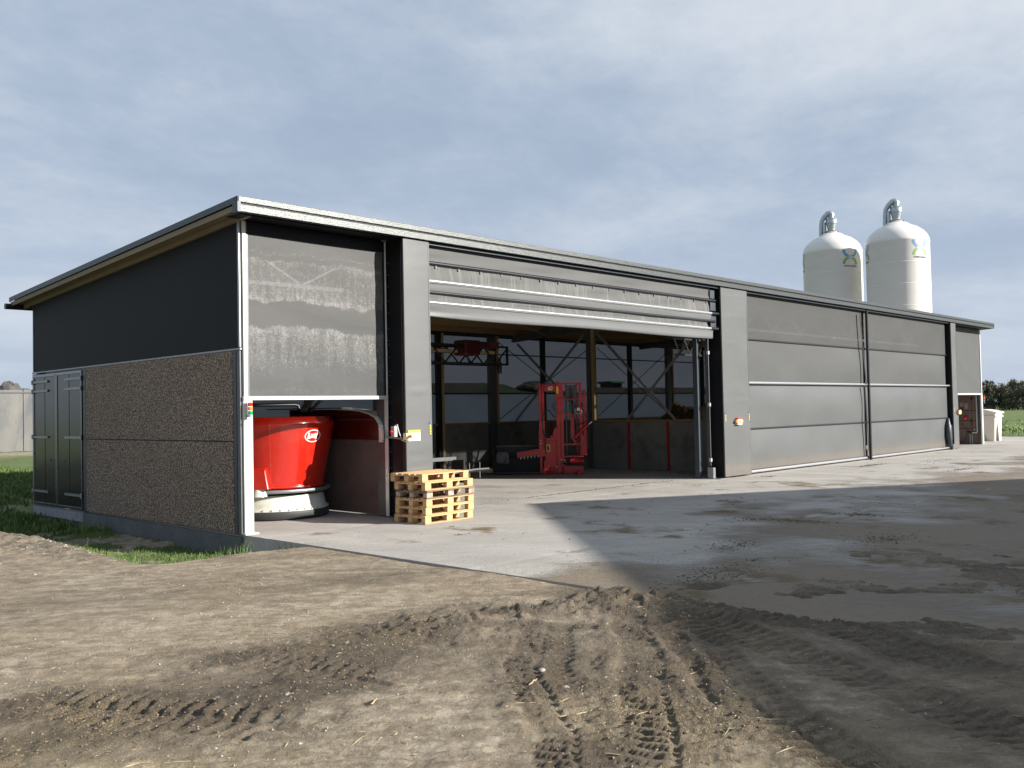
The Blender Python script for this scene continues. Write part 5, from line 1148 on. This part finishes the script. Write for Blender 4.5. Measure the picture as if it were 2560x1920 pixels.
# ------------------------------------------------------------------ grass, crop, straw, clods, stones
def scatter_blades(name, pts, h0, h1, w, m, lean=.5, label=None):
    n = len(pts); pts = np.array(pts); a = rng.uniform(0, 6.28, n); h = rng.uniform(h0, h1, n); l = rng.uniform(0, lean, n)*h; b = rng.uniform(0, 6.28, n)
    dx, dy = np.cos(a)*w/2, np.sin(a)*w/2
    p0 = pts-np.stack([dx, dy, np.full(n, .02)], 1); p1 = pts+np.stack([dx, dy, np.full(n, -.02)], 1)
    md = pts+np.stack([np.cos(b)*l*.4, np.sin(b)*l*.4, h*.6], 1); tp = pts+np.stack([np.cos(b)*l, np.sin(b)*l, h], 1); e = np.stack([dx, dy, dx*0], 1)*.7
    V = np.stack([p0, p1, md+e, md-e, tp], 1).reshape(-1, 3)
    F = []; 
    for i in range(n): o = 5*i; F += [(o, o+1, o+2, o+3), (o+3, o+2, o+4)]
    me = bpy.data.meshes.new(name); me.from_pydata(V.tolist(), [], F); me.materials.append(m); ob = bpy.data.objects.new(name, me); COL.objects.link(ob)
    ob['kind'] = 'stuff'; tag(ob, label, 'grass'); return ob
def pick(n, x0, x1, y0, y1, mask, thr=.35):
    x = rng.uniform(x0, x1, n); y = rng.uniform(y0, y1, n); z, wet, g, st, gr = height_masks(x, y); mk = {'g': g, 'st': st, 'wet': wet, 'gr': gr}[mask]
    k_ = mk > rng.uniform(thr*.5, 1.2, n); return np.stack([x, y, z], 1)[k_]
P_ = pick(34000, -2.9, -.1, -2.1, 7.5, 'g'); P_ = P_[~((P_[:, 0] > -.06))]
scatter_blades('ditch_grass', P_, .015, .07, .010, M['blade'], .9, 'short green grass growing in the ditch along the gable foundation')
Q_ = np.array([(x, y) for x, y in zip(rng.uniform(-2.3, .2, 1500), rng.uniform(-1.9, -.2, 1500))]); zz_ = height_masks(Q_[:, 0], Q_[:, 1])[0]
dd, _, _ = path_dist(Q_[:, 0], Q_[:, 1], [(-2.3, .2), (-1.8, -.75), (-1.1, -1.33), (-.4, -1.3), (.0, -1.5)])
kk = (dd < .26*rng.uniform(.1, 1, len(dd))) & (fbm(Q_[:, 0], Q_[:, 1], 3, 2, 9) > -.12)
scatter_blades('bank_grass', np.concatenate([Q_, zz_[:, None]], 1)[kk], .04, .19, .010, M['blade'], .8, 'taller loose grass tufts on the bank edge before the foundation')
P_ = pick(120000, -9, 3.5, 4.8, 34, 'g'); P_ = P_[(P_[:, 0] < -.1) | (P_[:, 1] > 11.5)]
scatter_blades('meadow_grass', P_, .05, .17, .035, M['blade'], .8, 'green rough meadow grass behind and left of the shed')
x = rng.uniform(47, 100, 60000); y = rng.uniform(-14, 26, 60000); bandm = np.exp(-((x-63-.2*y)/4)**2)+.05 > rng.uniform(0, 1.4, 60000)
P_ = np.stack([x, y, np.full(60000, -.17)], 1)[bandm]
scatter_blades('crop_leaves', P_,   .05, .16, .08, M['crop'], 1.2, 'pale green crop leaves growing in the field beyond the yard')
# weeds by the foundation
def weed(x, y, h, label, kind):
    z = gz(x, y); t = thing('weed', label, 'weed', (x, y, z), 'weeds on the bank by the foundation'); rr = random.Random(int(h*1000))
    stm = MB()
    if kind == 'arc': pts = [(x, y, z), (x+.02, y-.02, z+h*.7), (x+.06, y-.05, z+h), (x+.11, y-.09, z+h*.93), (x+.14, y-.12, z+h*.6)]
    else: pts = [(x, y, z), (x+.01, y, z+h*.5), (x+.02, y-.01, z+h)]
    stm.tube(pts, .003, 5).build('stem', M['blade'], t)
    lf_ = MB()
    for k_ in range(16 if kind != 'arc' else 8):
        f = .1+.85*k_/16; a = rr.uniform(0, 6.28); l = h*.28*(1-f*.6)*rr.uniform(.7, 1.2)
        i_ = min(len(pts)-2, int(f*(len(pts)-1))); q = f*(len(pts)-1)-i_; p = [pts[i_][c]*(1-q)+pts[i_+1][c]*q for c in range(3)]
        e = (p[0]+math.cos(a)*l, p[1]+math.sin(a)*l, p[2]+l*.5); nx_, ny_ = -math.sin(a)*l*.22, math.cos(a)*l*.22; mdp = [(p[c]+e[c])/2 for c in range(3)]
        lf_.add([p, (mdp[0]+nx_, mdp[1]+ny_, mdp[2]+.01), e, (mdp[0]-nx_, mdp[1]-ny_, mdp[2]+.01)], [(0, 1, 2, 3)])
    lf_.build('leaves', M['blade'], t)
weed(-1.85, -.75, .22, 'upright leafy weed on the bank, third from the shed corner', 'up'); weed(-.75, -1.22, .22, 'bent arching weed stalk just before the shed corner', 'arc'); weed(-1.1, -1.3, .16, 'small bushy weed beside the arching stalk', 'up'); weed(-2.4, .3, .2, 'low weed at the far end of the grass bank', 'up')
def chips(name, P, s0, s1, m, label, cat, flat=.35):
    mb_v = []; mb_f = []; n = len(P)
    ico = [(-1, 0, 0), (1, 0, 0), (0, -1, 0), (0, 1, 0), (0, 0, -1), (0, 0, 1)]; fi = [(0, 2, 5), (2, 1, 5), (1, 3, 5), (3, 0, 5), (2, 0, 4), (1, 2, 4), (3, 1, 4), (0, 3, 4)]
    s = s0+(s1-s0)*rng.uniform(0, 1, n)**2.2; an = rng.uniform(0, 6.28, n)
    for i in range(n):
        ca_, sa_ = math.cos(an[i]), math.sin(an[i]); o = 6*i
        for vx, vy, vz in ico:
            k_ = rng.uniform(.7, 1.25); a_, b_ = vx*s[i]*1.4*k_, vy*s[i]*k_
            mb_v.append((P[i][0]+a_*ca_-b_*sa_, P[i][1]+a_*sa_+b_*ca_, P[i][2]+vz*s[i]*flat*2*k_))
        mb_f += [tuple(q+o for q in f) for f in fi]
    me = bpy.data.meshes.new(name); me.from_pydata(mb_v, [], mb_f); me.materials.append(m); ob = bpy.data.objects.new(name, me); COL.objects.link(ob); ob['kind'] = 'stuff'; tag(ob, label, cat)
chips('earth_clods', pick(26000, -7, 4, -13, -6.3, 'wet', .5)[:11000], .003, .012, M['clod'], 'loose dark clods of earth in the churned tyre tracks', 'clods', .5)
chips('pebbles', pick(9000, -7, .0, -12, 5, 'gr', .4)[:2600], .008, .024, M['pebble'], 'pale pebbles on the bank and in the ditch by the gable', 'pebbles', .5)
xs_ = rng.uniform(-6.5, 2, 900); ys_ = rng.uniform(-12, -2, 900); xs_[xs_ > -.05] -= 3; zs_ = height_masks(xs_, ys_)[0]
chips('small_stones', np.stack([xs_, ys_, zs_], 1), .004, .013, M['pebble'], 'tiny pale stones scattered over the packed earth', 'stones', .5)
# feed bits on the slab
fb = []
for px, py, sx, sy, n in ((6.6, -6.3, .2, .6, 500), (6.4, -5.6, .2, .3, 150), (20.8, -1.6, 1.2, .2, 350), (20.1, -4.5, 1.4, .2, 250), (8.0, -6.8, .3, .4, 250), (15.2, -1.1, .3, .2, 120), (1.6, -7.9, .9, .3, 500), (5.4, -8.3, .5, .3, 250), (9.5, .40, 2.6, .06, 500), (24, -2.5, 2., .4, 250), (3.5, -6.9, .5, .3, 200), (8, -4, 5, 3, 260), (2.1, -2.9, .12, .05, 30), (2.75, -2.0, .05, .04, 12)):
    x = rng.normal(px, sx*.6, n); y = rng.normal(py, sy*.6, n); fb += [(a, b, .004) for a, b in zip(x, y) if a > .05]
chips('feed_litter', np.array(fb), .003, .020, M['manure'], 'trodden brown feed bits lying on the concrete yard', 'litter', .2)
kb = []
for px, py, sx, sy, n in ((1.0, -6.9, 1.2, .8, 3600), (-.6, -6.2, 1.3, .6, 1800), (-2.8, -6.0, 1.4, .5, 1500), (-4.8, -5.1, 1.0, .7, 900), (-1.8, -4.8, 1.6, .8, 1500), (-.5, -1.75, .8, .2, 900), (3.8, -8.2, 1.4, .5, 1400), (-3, -8.5, 2.5, 2, 900), (-3, -4, 2.5, 1.4, 1300), (-1, -10, 1.2, 1.2, 400)):
    x = rng.normal(px, sx*.7, n); y = rng.normal(py, sy*.7, n); kb.append(np.stack([x, y], 1))
kb = np.concatenate(kb); kb = kb[(np.abs(kb[:, 0]) > .03)]; kz = height_masks(kb[:, 0], kb[:, 1])[0]; kz = np.where(kb[:, 0] > 0, np.maximum(kz, 0), kz)
chips('chopped_feed', np.stack([kb[:, 0], kb[:, 1], kz+.001], 1), .002, .0065, M['feed_bits'], 'pale chopped feed bits spilled over the yard edge', 'litter', .4)
# straw
def straws(n, x0, x1, y0, y1, l0, l1, label, dens='st'):
    P = pick(n, x0, x1, y0, y1, dens, .4); P[:, 2] = np.where(P[:, 0] > 0, np.maximum(P[:, 2], .0), P[:, 2]); V = []; F = []
    for i, p in enumerate(P):
        a = rng.uniform(0, 6.28); l = rng.uniform(l0, l1)/2; w = rng.uniform(.0012, .003); t_ = rng.uniform(-.12, .12)*l
        d = (math.cos(a)*l, math.sin(a)*l); e = (-math.sin(a)*w, math.cos(a)*w); z = p[2]+.006; o = len(V)
        V += [(p[0]-d[0]-e[0], p[1]-d[1]-e[1], z-t_), (p[0]+d[0]-e[0], p[1]+d[1]-e[1], z+t_), (p[0]+d[0]+e[0], p[1]+d[1]+e[1], z+t_), (p[0]-d[0]+e[0], p[1]-d[1]+e[1], z-t_), (p[0], p[1], z+w*1.6)]
        F += [(o, o+1, o+4), (o+1, o+2, o+4), (o+2, o+3, o+4), (o+3, o, o+4)]
    me = bpy.data.meshes.new('straw'); me.from_pydata(V, [], F); me.materials.append(M['straw']); ob = bpy.data.objects.new('straw', me); COL.objects.link(ob); ob['kind'] = 'stuff'; tag(ob, label, 'straw')
straws(9000, -7, 3.5, -12.5, -1.2, .008, .05, 'short chopped straw trodden into the earth yard')
straws(260, -6, 1, -12.2, -8, .08, .22, 'long loose straw stalks on the mud in front')
def stalk(x, y, a, l, label):
    z = gz(x, y); t = []
    for k in range(7):
        u = k/6-.5; t.append((x+math.cos(a)*l*u-math.sin(a)*.12*l*u*u, y+math.sin(a)*l*u+math.cos(a)*.12*l*u*u, max(gz(x+math.cos(a)*l*u, y+math.sin(a)*l*u), z-.01)+.012))
    o = MB().tube(t, [.003, .006, .007, .006, .006, .005, .002], 6).build('maize_stalk', M['straw'], None, org=(x, y, z)); tag(o, label, 'stalk', 'loose stalks on the mud')
stalk(-3.25, -9.75, R(-25), .24, 'pale loose stalk on the churned mud, nearer the camera of the two curved ones'); stalk(-3.0, -9.15, R(20), .16, 'short bright yellow stalk lying above the long curved one')
stalk(-4.0, -8.6, R(35), .13, 'small pale stalk lying alone on the left part of the mud')
def rock(x, y, r_, label):
    z = gz(x, y); rr = random.Random(int(abs(x*1000))); vs = []; n = 6
    for i in range(n+1):
        for j in range(10):
            th = math.pi*i/n; ph = 2*math.pi*j/10; k = 1+.22*(rr.random()-.5); vs.append((x+r_*1.3*k*math.sin(th)*math.cos(ph), y+r_*k*math.sin(th)*math.sin(ph), z+r_*.25+r_*.6*k*math.cos(th)))
    o = MB().add(vs, [(i*10+j, i*10+(j+1) % 10, (i+1)*10+(j+1) % 10, (i+1)*10+j) for i in range(n) for j in range(10)], True).build('stone', M['pebble'], None, org=(x, y, z)); tag(o, label, 'stone', 'pale stones in the mud')
rock(-2.9, -9.35, .032, 'largest pale stone in the mud beside the tyre tracks'); rock(-2.75, -9.0, .026, 'smaller flat pale stone just behind the largest one'); rock(-4.3, -8.0, .022, 'small pale stone in the dark mud ribbon at the left')
